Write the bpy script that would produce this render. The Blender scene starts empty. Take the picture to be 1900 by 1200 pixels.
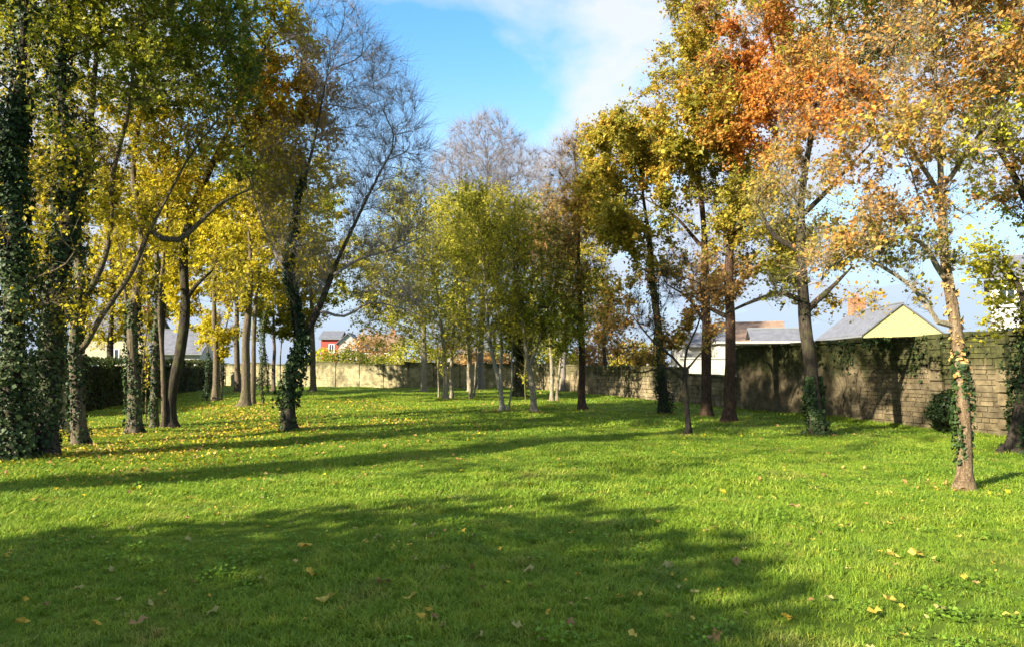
import bpy, math, random
import numpy as np
from mathutils import Vector

RNG = np.random.default_rng(11)
random.seed(11)
SC = bpy.context.scene
COL = SC.collection
R = math.radians

# ------------------------------------------------------------------ camera
F_PX, W_PX, H_PX, HORIZON, EYE = 1300.0, 1900.0, 1200.0, 678.0, 1.7
PITCH = math.atan((HORIZON - H_PX / 2) / F_PX)
cam_data = bpy.data.cameras.new('camera')
cam_data.sensor_width = 36.0
cam_data.lens = 36.0 * F_PX / W_PX
cam_data.clip_start, cam_data.clip_end = 0.1, 4000.0
cam = bpy.data.objects.new('camera', cam_data)
cam.location = (0, 0, EYE)
cam.rotation_euler = (math.pi / 2 + PITCH, 0, 0)
COL.objects.link(cam)
SC.camera = cam

# ------------------------------------------------------------------ sky, sun, exposure
SUN_AZ, SUN_EL = 233.0, 25.5            # clockwise from +Y
SKY_STRENGTH, SUN_STRENGTH, EXPOSURE = 0.15, 4.6, 1.9
world = bpy.data.worlds.new('World')
SC.world = world
world.use_nodes = True
wt = world.node_tree
wn, wl = wt.nodes, wt.links
bg = wn['Background']
sky = wn.new('ShaderNodeTexSky')
sky.sky_type = 'NISHITA'
sky.sun_disc = False
sky.sun_elevation = R(SUN_EL)
sky.sun_rotation = R(SUN_AZ)
sky.altitude = 50
sky.air_density, sky.dust_density, sky.ozone_density = 1.0, 0.5, 1.2
tint = wn.new('ShaderNodeMix'); tint.data_type = 'RGBA'; tint.blend_type = 'MULTIPLY'
tint.inputs[0].default_value = 1.0
wl.new(sky.outputs[0], tint.inputs[6]); tint.inputs[7].default_value = (0.35, 0.60, 0.72, 1)
tc = wn.new('ShaderNodeTexCoord')
sep = wn.new('ShaderNodeSeparateXYZ'); wl.new(tc.outputs['Generated'], sep.inputs[0])
def wmath(op, a, b=None, clamp=False):
    n = wn.new('ShaderNodeMath'); n.operation = op; n.use_clamp = clamp
    for i, v in enumerate((a, b)):
        if v is None: continue
        if isinstance(v, (int, float)): n.inputs[i].default_value = v
        else: wl.new(v, n.inputs[i])
    return n.outputs[0]
zc = wmath('ADD', wmath('MAXIMUM', sep.outputs[2], 0.0), 0.22)
cmb = wn.new('ShaderNodeCombineXYZ')
wl.new(wmath('DIVIDE', sep.outputs[0], zc), cmb.inputs[0])
wl.new(wmath('DIVIDE', sep.outputs[1], zc), cmb.inputs[1])
mp = wn.new('ShaderNodeMapping'); wl.new(cmb.outputs[0], mp.inputs[0])
mp.inputs['Location'].default_value = (1.98, 4.79, 0.0)
nz = wn.new('ShaderNodeTexNoise'); wl.new(mp.outputs[0], nz.inputs['Vector'])
nz.inputs['Scale'].default_value = 0.95; nz.inputs['Detail'].default_value = 7.0
nz.inputs['Roughness'].default_value = 0.52; nz.inputs['Distortion'].default_value = 0.25
rp = wn.new('ShaderNodeValToRGB'); wl.new(nz.outputs['Fac'], rp.inputs[0])
rp.color_ramp.elements[0].position = 0.42; rp.color_ramp.elements[1].position = 0.52
cloud_var = wn.new('ShaderNodeValToRGB'); wl.new(nz.outputs['Fac'], cloud_var.inputs[0])
cloud_var.color_ramp.elements[0].position = 0.48; cloud_var.color_ramp.elements[0].color = (1.72, 1.80, 2.02, 1)
cloud_var.color_ramp.elements[1].position = 0.75; cloud_var.color_ramp.elements[1].color = (1.4, 1.5, 1.8, 1)
cmix = wn.new('ShaderNodeMix'); cmix.data_type = 'RGBA'
low = wn.new('ShaderNodeMapRange'); low.interpolation_type = 'SMOOTHSTEP'; wl.new(sep.outputs[2], low.inputs[0])   # thin high haze thickens towards the horizon
low.inputs[1].default_value = 0.02; low.inputs[2].default_value = 0.46; low.inputs[3].default_value = 1.0; low.inputs[4].default_value = 0.0
wl.new(wmath('MULTIPLY', wmath('MAXIMUM', rp.outputs[0], low.outputs[0]), 0.94), cmix.inputs[0])
greyer = wn.new('ShaderNodeMapRange'); wl.new(sep.outputs[2], greyer.inputs[0])     # distant cloud is greyer and bluer
greyer.inputs[1].default_value = 0.0; greyer.inputs[2].default_value = 0.30; greyer.inputs[3].default_value = 0.0; greyer.inputs[4].default_value = 1.0
cdist = wn.new('ShaderNodeMix'); cdist.data_type = 'RGBA'; wl.new(greyer.outputs[0], cdist.inputs[0])
cdist.inputs[6].default_value = (1.02, 1.17, 1.55, 1); wl.new(cloud_var.outputs[0], cdist.inputs[7])
wl.new(tint.outputs[2], cmix.inputs[6]); wl.new(cdist.outputs[2], cmix.inputs[7])
wl.new(cmix.outputs[2], bg.inputs[0])
bg.inputs[1].default_value = SKY_STRENGTH

sun_data = bpy.data.lights.new('sun', 'SUN')
sun_data.energy = SUN_STRENGTH
sun_data.angle = R(0.6)
sun_data.color = (1.0, 0.90, 0.72)
sun = bpy.data.objects.new('sun', sun_data)
az, el = R(SUN_AZ), R(SUN_EL)
TO_SUN = Vector((math.sin(az) * math.cos(el), math.cos(az) * math.cos(el), math.sin(el)))
sun.rotation_euler = (-TO_SUN).to_track_quat('-Z', 'Y').to_euler()
sun.location = TO_SUN * 60
COL.objects.link(sun)

SC.view_settings.view_transform = 'Standard'
SC.view_settings.look = 'None'
SC.view_settings.exposure = EXPOSURE
SC.view_settings.gamma = 1.0
SC.view_settings.use_curve_mapping = False
SC.render.engine = 'CYCLES'
SC.cycles.max_bounces = 6
SC.cycles.diffuse_bounces = 3
SC.cycles.glossy_bounces = 2
SC.cycles.transmission_bounces = 4
SC.cycles.use_denoising = True

# ------------------------------------------------------------------ pixel helpers (photo pixels -> places on the plot)
FW = np.array([0, math.cos(PITCH), math.sin(PITCH)]); UP = np.array([0, -math.sin(PITCH), math.cos(PITCH)]); RT = np.array([1.0, 0, 0])
EYEP = np.array([0, 0, EYE])
def ray(px, py):
    return FW + RT * ((px - W_PX / 2) / F_PX) + UP * ((H_PX / 2 - py) / F_PX)
def P(px, py, d):
    r = ray(px, py)
    return EYEP + r * (d / r[1])
def G(px, py):
    r = ray(px, py)
    return EYEP + r * (-EYE / r[2])
def ground_z(x, y):
    return 0.035 * np.sin(x * 0.55 + 0.4) * np.cos(y * 0.42 + 1.0) + 0.018 * np.sin(x * 1.7 + y * 1.3) + 0.012 * np.sin(2.9 * y - 1.1 * x)

# ------------------------------------------------------------------ mesh helpers
def mk_mesh(name, V, faces, smooth=False, color=None):
    """faces: list of int arrays (n,k)"""
    me = bpy.data.meshes.new(name)
    V = np.ascontiguousarray(V, dtype=np.float32)
    me.vertices.add(len(V)); me.vertices.foreach_set('co', V.ravel())
    fl = [np.asarray(f, dtype=np.int32) for f in faces if len(f)]
    loops = np.concatenate([f.ravel() for f in fl]); tot = np.concatenate([np.full(len(f), f.shape[1], np.int32) for f in fl])
    start = np.concatenate([[0], np.cumsum(tot)[:-1]]).astype(np.int32)
    me.loops.add(len(loops)); me.loops.foreach_set('vertex_index', loops)
    me.polygons.add(len(tot)); me.polygons.foreach_set('loop_start', start)
    me.polygons.foreach_set('use_smooth', np.full(len(tot), smooth, dtype=bool))
    me.update(calc_edges=True)
    if color is not None:
        a = me.color_attributes.new('Col', 'FLOAT_COLOR', 'POINT')
        c = np.ones((len(V), 4), np.float32); c[:, :3] = color
        a.data.foreach_set('color', c.ravel())
    return me
def obj(name, me, mat=None, parent=None, kind=None):
    o = bpy.data.objects.new(name, me)
    COL.objects.link(o)
    if me is not None and mat is not None and len(me.materials) == 0: me.materials.append(mat)
    if parent is not None: o.parent = parent
    if kind: o['kind'] = kind
    return o
def tag(o, label, cat, group=None):
    o['label'] = label; o['category'] = cat
    if group: o['group'] = group
    return o
def thing(name, label, cat, loc, group=None, rz=0.0):
    o = obj(name, None); o.location = loc; o.rotation_euler = (0, 0, rz)
    return tag(o, label, cat, group)
def norm(a):
    return a / np.maximum(np.linalg.norm(a, axis=-1, keepdims=True), 1e-9)
def wob(p, seed, freq):
    """smooth noise about -1..1 for points"""
    r = np.random.default_rng(seed)
    out = np.zeros(len(p))
    for k in range(5):
        w = r.normal(size=3) * freq; out += np.sin(p @ w + r.uniform(0, 6.28))
    return out / 2.3
class Boxes:
    def __init__(self): self.V = []; self.F = []; self.n = 0
    def box(self, lo, hi):
        x0, y0, z0 = lo; x1, y1, z1 = hi
        self.V += [(x0,y0,z0),(x1,y0,z0),(x1,y1,z0),(x0,y1,z0),(x0,y0,z1),(x1,y0,z1),(x1,y1,z1),(x0,y1,z1)]
        self.F += [tuple(self.n + i for i in f) for f in ((0,3,2,1),(4,5,6,7),(0,1,5,4),(1,2,6,5),(2,3,7,6),(3,0,4,7))]
        self.n += 8; return self
    def poly(self, verts, faces):
        self.V += list(verts); self.F += [tuple(self.n + i for i in f) for f in faces]; self.n += len(verts); return self
    def mesh(self, name, bevel=0.0):
        me = bpy.data.meshes.new(name); me.from_pydata(self.V, [], self.F)
        if bevel > 0:
            import bmesh
            b = bmesh.new(); b.from_mesh(me)
            bmesh.ops.bevel(b, geom=b.edges[:], offset=bevel, segments=1, affect='EDGES'); b.to_mesh(me); b.free()
        me.update(); return me

# ------------------------------------------------------------------ materials
def new_mat(name):
    m = bpy.data.materials.new(name); m.use_nodes = True
    nt = m.node_tree; nt.nodes.clear()
    out = nt.nodes.new('ShaderNodeOutputMaterial')
    return m, nt, out
def nd(nt, t, **kw):
    n = nt.nodes.new(t)
    for k, v in kw.items(): setattr(n, k, v)
    return n
def noise(nt, vec, scale, detail=5, rough=0.6, dist=0.0):
    n = nd(nt, 'ShaderNodeTexNoise'); nt.links.new(vec, n.inputs['Vector'])
    n.inputs['Scale'].default_value = scale; n.inputs['Detail'].default_value = detail
    n.inputs['Roughness'].default_value = rough; n.inputs['Distortion'].default_value = dist
    return n.outputs['Fac']
def ramp(nt, fac, stops):
    n = nd(nt, 'ShaderNodeValToRGB'); nt.links.new(fac, n.inputs[0])
    e = n.color_ramp.elements
    while len(e) < len(stops): e.new(0.5)
    for i, (p, c) in enumerate(stops):
        e[i].position = p; e[i].color = (*c, 1) if len(c) == 3 else c
    return n.outputs[0]
def mixc(nt, fac, a, b, mode='MIX'):
    n = nd(nt, 'ShaderNodeMix', data_type='RGBA', blend_type=mode)
    for i, v in ((0, fac), (6, a), (7, b)):
        if isinstance(v, (int, float)): n.inputs[i].default_value = v
        elif isinstance(v, tuple): n.inputs[i].default_value = (*v, 1)
        else: nt.links.new(v, n.inputs[i])
    return n.outputs[2]
def bump(nt, h, strength=0.5, dist=0.02):
    n = nd(nt, 'ShaderNodeBump'); nt.links.new(h, n.inputs['Height'])
    n.inputs['Strength'].default_value = strength; n.inputs['Distance'].default_value = dist
    return n.outputs[0]
def principled(nt, out, col, rough=0.8, spec=0.3, nrm=None):
    p = nd(nt, 'ShaderNodeBsdfPrincipled')
    if isinstance(col, tuple): p.inputs['Base Color'].default_value = (*col, 1)
    else: nt.links.new(col, p.inputs['Base Color'])
    p.inputs['Roughness'].default_value = rough; p.inputs['Specular IOR Level'].default_value = spec
    if nrm is not None: nt.links.new(nrm, p.inputs['Normal'])
    if out is not None: nt.links.new(p.outputs[0], out.inputs[0])
    return p
def geo_pos(nt):
    return nd(nt, 'ShaderNodeNewGeometry').outputs['Position']
def obj_pos(nt):
    return nd(nt, 'ShaderNodeTexCoord').outputs['Object']

def leaf_material(name, trans=0.35, rough=0.45, spec=0.35):
    m, nt, out = new_mat(name)
    a = nd(nt, 'ShaderNodeAttribute', attribute_name='Col')
    p = principled(nt, None, a.outputs['Color'], rough, spec)
    t = nd(nt, 'ShaderNodeBsdfTranslucent'); nt.links.new(a.outputs['Color'], t.inputs[0])
    mx = nd(nt, 'ShaderNodeMixShader'); mx.inputs[0].default_value = trans
    nt.links.new(p.outputs[0], mx.inputs[1]); nt.links.new(t.outputs[0], mx.inputs[2]); nt.links.new(mx.outputs[0], out.inputs[0])
    return m
def bark_material(name, dark, mid, pale, moss=(0.10, 0.11, 0.03), moss_amt=0.5):
    m, nt, out = new_mat(name)
    pos = geo_pos(nt)
    mp = nd(nt, 'ShaderNodeMapping'); nt.links.new(pos, mp.inputs[0]); mp.inputs['Scale'].default_value = (1, 1, 0.22)
    f = noise(nt, mp.outputs[0], 26, 6, 0.7)
    f2 = noise(nt, pos, 55, 4, 0.7)
    av = nd(nt, 'ShaderNodeMath', operation='MULTIPLY_ADD'); nt.links.new(f2, av.inputs[0]); av.inputs[1].default_value = 0.45; 
    sc_ = nd(nt, 'ShaderNodeMath', operation='MULTIPLY'); nt.links.new(f, sc_.inputs[0]); sc_.inputs[1].default_value = 0.55; nt.links.new(sc_.outputs[0], av.inputs[2]); f = av.outputs[0]
    c = ramp(nt, f, [(0.36, dark), (0.50, mid), (0.64, pale)])
    g = ramp(nt, noise(nt, pos, 3.1, 5, 0.65), [(0.50, (0, 0, 0)), (0.68, (1, 1, 1))])
    gm = nd(nt, 'ShaderNodeMath', operation='MULTIPLY'); nt.links.new(g, gm.inputs[0]); gm.inputs[1].default_value = moss_amt
    c = mixc(nt, gm.outputs[0], c, moss)
    principled(nt, out, c, 0.9, 0.15, bump(nt, f, 1.0, 0.06))
    return m
M = {}
M['leaf'] = leaf_material('leaf', 0.48, 0.5, 0.25)
M['ivy_leaf'] = leaf_material('ivy_leaf', 0.12, 0.5, 0.18)
M['fallen'] = leaf_material('fallen_leaf', 0.15, 0.7, 0.2)
M['bark_dark'] = bark_material('bark_dark', (0.012, 0.010, 0.008), (0.042, 0.033, 0.025), (0.11, 0.09, 0.066))
M['bark_mid'] = bark_material('bark_mid', (0.035, 0.026, 0.018), (0.12, 0.092, 0.062), (0.26, 0.21, 0.15))
M['bark_red'] = bark_material('bark_red', (0.018, 0.011, 0.008), (0.062, 0.036, 0.024), (0.15, 0.095, 0.062), (0.09, 0.085, 0.04), 0.3)
M['bark_tan'] = bark_material('bark_tan', (0.045, 0.030, 0.018), (0.17, 0.115, 0.065), (0.36, 0.28, 0.18), (0.14, 0.13, 0.05), 0.4)
M['bark_olive'] = bark_material('bark_olive', (0.06, 0.055, 0.02), (0.15, 0.135, 0.055), (0.26, 0.23, 0.11), (0.17, 0.17, 0.05), 0.5)
M['bark_lilac'] = bark_material('bark_lilac', (0.13, 0.11, 0.11), (0.26, 0.225, 0.225), (0.38, 0.34, 0.34), (0.24, 0.2, 0.18), 0.3)
M['bark_white'] = bark_material('bark_white', (0.11, 0.10, 0.075), (0.29, 0.265, 0.20), (0.48, 0.44, 0.35), (0.25, 0.24, 0.12), 0.3)
M['bark_pale'] = bark_material('bark_pale', (0.08, 0.065, 0.045), (0.24, 0.20, 0.14), (0.46, 0.41, 0.32), (0.17, 0.17, 0.06), 0.5)
M['bark_grey'] = bark_material('bark_grey', (0.08, 0.07, 0.07), (0.18, 0.16, 0.155), (0.30, 0.27, 0.265), (0.2, 0.19, 0.14), 0.2)

def ground_material():
    m, nt, out = new_mat('lawn_soil_and_turf')
    pos = geo_pos(nt)
    a = noise(nt, pos, 0.35, 4, 0.6); b = noise(nt, pos, 9, 6, 0.7); c3 = noise(nt, pos, 70, 4, 0.7)
    c1 = ramp(nt, a, [(0.35, (0.08, 0.13, 0.010)), (0.65, (0.12, 0.18, 0.012))])
    c2 = ramp(nt, b, [(0.35, (0.035, 0.06, 0.008)), (0.65, (0.10, 0.14, 0.014))])
    c = mixc(nt, 0.5, c1, c2)
    principled(nt, out, c, 0.9, 0.1, bump(nt, c3, 0.6, 0.03))
    return m
M['ground'] = ground_material()
def grass_material():
    m, nt, out = new_mat('grass_blade')
    pos = geo_pos(nt)
    oi = nd(nt, 'ShaderNodeObjectInfo')
    a = noise(nt, pos, 0.30, 4, 0.6); b = noise(nt, pos, 2.1, 5, 0.7)
    c1 = ramp(nt, a, [(0.32, (0.168, 0.280, 0.022)), (0.66, (0.255, 0.360, 0.030))])
    c2 = ramp(nt, b, [(0.30, (0.085, 0.175, 0.012)), (0.50, (0.205, 0.315, 0.026)), (0.72, (0.40, 0.43, 0.07))])
    c = mixc(nt, 0.55, c1, c2)
    dull = ramp(nt, noise(nt, pos, 0.75, 6, 0.72, 0.6), [(0.56, (0, 0, 0)), (0.70, (0.75, 0.75, 0.75))])
    c = mixc(nt, dull, c, (0.30, 0.27, 0.075))
    dark = ramp(nt, noise(nt, pos, 1.3, 5, 0.7, 0.4), [(0.30, (0.7, 0.7, 0.7)), (0.43, (0, 0, 0))])
    c = mixc(nt, dark, c, (0.085, 0.165, 0.03))
    rnd = ramp(nt, oi.outputs['Random'], [(0.0, (0.70, 0.80, 0.8)), (0.5, (1, 1, 1)), (0.93, (1.25, 1.12, 1.1)), (1.0, (1.7, 1.15, 1.8))])
    c = mixc(nt, 1.0, c, rnd, 'MULTIPLY')
    p = principled(nt, None, c, 0.5, 0.25)
    t = nd(nt, 'ShaderNodeBsdfTranslucent'); nt.links.new(c, t.inputs[0])
    mx = nd(nt, 'ShaderNodeMixShader'); mx.inputs[0].default_value = 0.38
    nt.links.new(p.outputs[0], mx.inputs[1]); nt.links.new(t.outputs[0], mx.inputs[2]); nt.links.new(mx.outputs[0], out.inputs[0])
    return m
M['grass'] = grass_material()
def stone_material(name, lo, mid, hi, moss_z0, moss_z1, moss_amt=0.9):
    m, nt, out = new_mat(name)
    pos = geo_pos(nt)
    oi = nd(nt, 'ShaderNodeObjectInfo')
    c = ramp(nt, noise(nt, pos, 3.0, 7, 0.68), [(0.30, lo), (0.5, mid), (0.70, hi)])
    per = ramp(nt, oi.outputs['Random'], [(0, (0.86, 0.86, 0.84)), (0.5, (1, 0.98, 0.95)), (1, (1.12, 1.08, 0.98))])
    c = mixc(nt, 1.0, c, ramp(nt, noise(nt, pos, 0.9, 5, 0.7), [(0.35, (0.5, 0.5, 0.48)), (0.62, (1.15, 1.12, 1.05))]), 'MULTIPLY')
    c = mixc(nt, 1.0, c, per, 'MULTIPLY')
    # moss and soot running down from the coping, broken up by noise
    sp = nd(nt, 'ShaderNodeSeparateXYZ'); nt.links.new(pos, sp.inputs[0])
    mp = nd(nt, 'ShaderNodeMapping'); nt.links.new(pos, mp.inputs[0]); mp.inputs['Scale'].default_value = (1, 1, 0.35)
    n2 = noise(nt, mp.outputs[0], 1.7, 5, 0.65)
    mr = nd(nt, 'ShaderNodeMapRange'); nt.links.new(sp.outputs[2], mr.inputs[0])
    mr.inputs[1].default_value = moss_z0; mr.inputs[2].default_value = moss_z1; mr.inputs[3].default_value = -0.28; mr.inputs[4].default_value = 0.42
    ad = nd(nt, 'ShaderNodeMath', operation='ADD'); nt.links.new(n2, ad.inputs[0]); nt.links.new(mr.outputs[0], ad.inputs[1])
    mk = ramp(nt, ad.outputs[0], [(0.46, (0, 0, 0)), (0.62, (1, 1, 1))])
    mm = nd(nt, 'ShaderNodeMath', operation='MULTIPLY'); nt.links.new(mk, mm.inputs[0]); mm.inputs[1].default_value = moss_amt
    mossc = ramp(nt, noise(nt, pos, 7, 5, 0.7), [(0.35, (0.020, 0.022, 0.012)), (0.6, (0.055, 0.062, 0.018)), (0.75, (0.12, 0.115, 0.05))])
    c = mixc(nt, mm.outputs[0], c, mossc)
    principled(nt, out, c, 0.92, 0.1, bump(nt, noise(nt, pos, 28, 6, 0.7), 0.7, 0.03))
    return m
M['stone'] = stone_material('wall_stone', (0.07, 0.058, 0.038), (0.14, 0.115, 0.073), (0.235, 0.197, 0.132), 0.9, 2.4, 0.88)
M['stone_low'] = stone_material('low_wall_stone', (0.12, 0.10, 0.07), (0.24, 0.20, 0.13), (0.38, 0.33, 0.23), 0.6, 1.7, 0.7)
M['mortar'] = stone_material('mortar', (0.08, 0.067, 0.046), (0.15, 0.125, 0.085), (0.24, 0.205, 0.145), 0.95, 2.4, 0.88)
M['render_far'] = stone_material('limestone_render', (0.17, 0.15, 0.09), (0.30, 0.27, 0.17), (0.42, 0.38, 0.25), 1.0, 2.3, 0.7)
def plain(name, col, rough=0.8, var=0.12, scale=4.0):
    m, nt, out = new_mat(name)
    n = noise(nt, obj_pos(nt), scale, 5, 0.65)
    c = ramp(nt, n, [(0.3, tuple(x * (1 - var) for x in col)), (0.7, tuple(min(0.9, x * (1 + var)) for x in col))])
    principled(nt, out, c, rough, 0.25, bump(nt, noise(nt, obj_pos(nt), 30, 4, 0.6), 0.25, 0.01))
    return m
def tiled(name, col, col2, sx=3.2, sy=5.0):
    m, nt, out = new_mat(name)
    b = nd(nt, 'ShaderNodeTexBrick'); nt.links.new(obj_pos(nt), b.inputs[0])
    b.inputs['Color1'].default_value = (*col, 1); b.inputs['Color2'].default_value = (*col2, 1)
    b.inputs['Mortar'].default_value = (*[x * 0.35 for x in col], 1); b.inputs['Scale'].default_value = sx; b.inputs['Mortar Size'].default_value = 0.02
    c = mixc(nt, 0.5, b.outputs[0], ramp(nt, noise(nt, obj_pos(nt), 2.5, 5, 0.7), [(0.3, tuple(x * 0.6 for x in col)), (0.7, tuple(x * 1.3 for x in col2))]))
    principled(nt, out, c, 0.7, 0.3)
    return m
M['cream'] = plain('cream_render', (0.40, 0.35, 0.25)); M['yellow'] = plain('yellow_render', (0.42, 0.37, 0.16))
M['white'] = plain('white_render', (0.38, 0.37, 0.35)); M['red'] = plain('red_render', (0.42, 0.07, 0.05))
M['pale_band'] = plain('pale_concrete', (0.50, 0.47, 0.38)); M['grey'] = plain('grey_cladding', (0.16, 0.17, 0.18))
M['slate'] = tiled('slate_roof', (0.11, 0.115, 0.135), (0.16, 0.165, 0.19)); M['brown_tile'] = tiled('brown_tile_roof', (0.20, 0.13, 0.09), (0.27, 0.18, 0.125))
M['brick'] = tiled('chimney_brick', (0.42, 0.17, 0.09), (0.5, 0.23, 0.13), 5)
M['frame'] = plain('window_frame_white', (0.75, 0.75, 0.73), 0.5); M['wood_frame'] = plain('window_frame_wood', (0.36, 0.17, 0.08), 0.5)
gm, nt, out = new_mat('window_glass'); principled(nt, out, (0.03, 0.04, 0.05), 0.08, 0.8); M['glass'] = gm
M['shutter'] = plain('dark_shutter', (0.06, 0.07, 0.08), 0.6)

# ------------------------------------------------------------------ lawn (one sheet to the horizon)
def warp_axis(lo, hi, n, c, k):
    t = np.linspace(-1, 1, n); w = np.sign(t) * (k * np.abs(t) + (1 - k) * np.abs(t) ** 4)
    return np.where(w < 0, c + w * (c - lo), c + w * (hi - c))
gx = warp_axis(-900, 900, 221, 0, 0.035); gy = warp_axis(-500, 1800, 261, 14, 0.03)
X, Y = np.meshgrid(gx, gy, indexing='ij'); nx, ny = X.shape
V = np.stack([X, Y, ground_z(X, Y)], -1).reshape(-1, 3)
I = np.arange(nx * ny).reshape(nx, ny)
Fq = np.stack([I[:-1, :-1], I[1:, :-1], I[1:, 1:], I[:-1, 1:]], -1).reshape(-1, 4)
lawn = obj('lawn', mk_mesh('lawn', V, [Fq], True), M['ground'], kind='structure')
lawn['label'] = 'flat grass lawn running back to the far stone wall'

# ------------------------------------------------------------------ leaf clouds
def leaves_mesh(name, C, N, S, colr, rng, width=0.36, fold=0.12, lobed=False):
    n = len(C)
    N = norm(N); a = norm(np.cross(N, rng.normal(size=(n, 3)))); b = np.cross(N, a)
    s = S[:, None]
    if not lobed:
        v = np.stack([C - a * s * 0.5, C + b * s * width - a * s * 0.05 + N * s * fold, C + a * s * 0.5, C - b * s * width - a * s * 0.05 + N * s * fold], 1)
        f = np.array([[0, 1, 2], [0, 2, 3]])
    else:
        ang = np.linspace(0, 2 * math.pi, 10, endpoint=False); rad = np.array([0.52, 0.30, 0.50, 0.28, 0.46, 0.18, 0.46, 0.28, 0.50, 0.30])
        pts = [C + (a * math.cos(t) + b * math.sin(t)) * s * r + N * s * (0.10 * math.sin(3 * t + 1) + 0.16 * abs(math.sin(t))) for t, r in zip(ang, rad)]
        v = np.stack([C] + pts, 1)
        f = np.array([[0, i, i % 10 + 1] for i in range(1, 11)])
    k = v.shape[1]
    Fa = (np.arange(n)[:, None, None] * k + f[None]).reshape(-1, 3)
    return mk_mesh(name, v.reshape(-1, 3), [Fa], False, np.repeat(colr, k, axis=0))

PAL = {  # leaf base colours: lists sampled along a noise field, own colour of the leaves
 'yellow': [(0.34, 0.28, 0.014), (0.52, 0.43, 0.018), (0.62, 0.52, 0.025), (0.44, 0.33, 0.014)],
 'gold':   [(0.19, 0.18, 0.014), (0.36, 0.30, 0.016), (0.50, 0.41, 0.02), (0.33, 0.23, 0.014)],
 'goldbrown': [(0.20, 0.17, 0.016), (0.38, 0.26, 0.016), (0.52, 0.34, 0.016), (0.34, 0.19, 0.014)],
 'olive':  [(0.11, 0.13, 0.012), (0.22, 0.23, 0.018), (0.36, 0.33, 0.024), (0.17, 0.19, 0.014)],
 'green':  [(0.040, 0.072, 0.010), (0.085, 0.12, 0.013), (0.14, 0.16, 0.016), (0.19, 0.18, 0.018)],
 'yellowgreen': [(0.21, 0.21, 0.018), (0.36, 0.34, 0.026), (0.50, 0.43, 0.035), (0.28, 0.27, 0.024)],
 'oak':    [(0.13, 0.13, 0.018), (0.22, 0.205, 0.024), (0.33, 0.26, 0.03), (0.40, 0.24, 0.03)],
 'orange': [(0.34, 0.14, 0.025), (0.60, 0.21, 0.04), (0.64, 0.27, 0.05), (0.34, 0.19, 0.03)],
 'rust':   [(0.19, 0.12, 0.045), (0.32, 0.17, 0.05), (0.42, 0.24, 0.08), (0.19, 0.17, 0.05)],
 'mixed':  [(0.18, 0.15, 0.035), (0.36, 0.18, 0.05), (0.48, 0.24, 0.055), (0.22, 0.19, 0.04), (0.40, 0.29, 0.045)],
 'ivy':    [(0.010, 0.022, 0.007), (0.020, 0.042, 0.011), (0.036, 0.062, 0.016), (0.07, 0.09, 0.03)],
 'dark':   [(0.018, 0.032, 0.010), (0.035, 0.055, 0.014), (0.055, 0.075, 0.018), (0.08, 0.085, 0.02)],
}
PAL_GAIN = {'olive': 1.3, 'green': 1.35, 'oak': 1.35, 'yellowgreen': 1.2, 'rust': 1.25, 'mixed': 1.3, 'dark': 1.1, 'gold': 1.15, 'goldbrown': 1.2}
def pal_color(pal, p, seed, rng):
    arr = np.array(PAL[pal]) * PAL_GAIN.get(pal, 1.0); n = len(arr)
    t = np.clip(0.5 + 0.30 * wob(p, seed, 0.9) + rng.normal(scale=0.22, size=len(p)), 0, 0.999) * (n - 1)
    i = np.minimum(t.astype(int), n - 2); f = (t - i)[:, None]
    c = arr[i] * (1 - f) + arr[i + 1] * f
    return np.clip(c * rng.uniform(0.72, 1.25, size=(len(p), 1)), 0, 0.85)

# ------------------------------------------------------------------ tubes
def tubes(chains, K, seed=0, rough=0.0, z0=None):
    pos = np.concatenate([c[0] for c in chains]); rad = np.concatenate([c[1] for c in chains])
    tan, ref, link = [], [], []
    for p, r in chains:
        t = np.empty_like(p); t[1:-1] = p[2:] - p[:-2]; t[0] = p[1] - p[0]; t[-1] = p[-1] - p[-2]
        tan.append(t)
        m = np.abs(p[-1] - p[0]); a = np.zeros(3); a[int(np.argmin(m))] = 1
        ref.append(np.repeat(a[None], len(p), 0)); l = np.ones(len(p), bool); l[-1] = False; link.append(l)
    tan = norm(np.concatenate(tan)); ref = np.concatenate(ref); link = np.concatenate(link)
    u = norm(np.cross(tan, ref)); v = np.cross(tan, u)
    ang = np.linspace(0, 2 * math.pi, K, endpoint=False)
    dirs = u[:, None] * np.cos(ang)[None, :, None] + v[:, None] * np.sin(ang)[None, :, None]
    rr = np.repeat(rad[:, None], K, 1)
    if rough:
        q = (pos[:, None] * np.array([1, 1, 0.5]) + dirs * rad[:, None, None] * 3).reshape(-1, 3)
        rr = rr * (1 + rough * wob(q, seed, 3.0).reshape(rr.shape) + rough * 0.6 * wob(q, seed + 1, 9.0).reshape(rr.shape))
    if z0 is not None:   # root buttresses
        rr = rr * (1 + 0.30 * np.exp(-np.maximum(pos[:, 2] - z0, 0) / 0.22)[:, None] * np.sin(ang * 3 + seed)[None] + 0.16 * np.exp(-np.maximum(pos[:, 2] - z0, 0) / 0.3)[:, None] * np.sin(ang * 5 + seed * 2)[None])
    V = (pos[:, None] + dirs * rr[:, :, None]).reshape(-1, 3)
    i = np.nonzero(link)[0][:, None]; k = np.arange(K)[None]; k2 = (k + 1) % K
    Fq = np.stack([i * K + k, i * K + k2, (i + 1) * K + k2, (i + 1) * K + k], -1).reshape(-1, 4)
    return V, Fq
def join_meshes(parts):
    Vs, Fs, n = [], [], 0
    for V, F in parts:
        Vs.append(V); Fs.append(F + n); n += len(V)
    return np.concatenate(Vs), Fs
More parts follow.
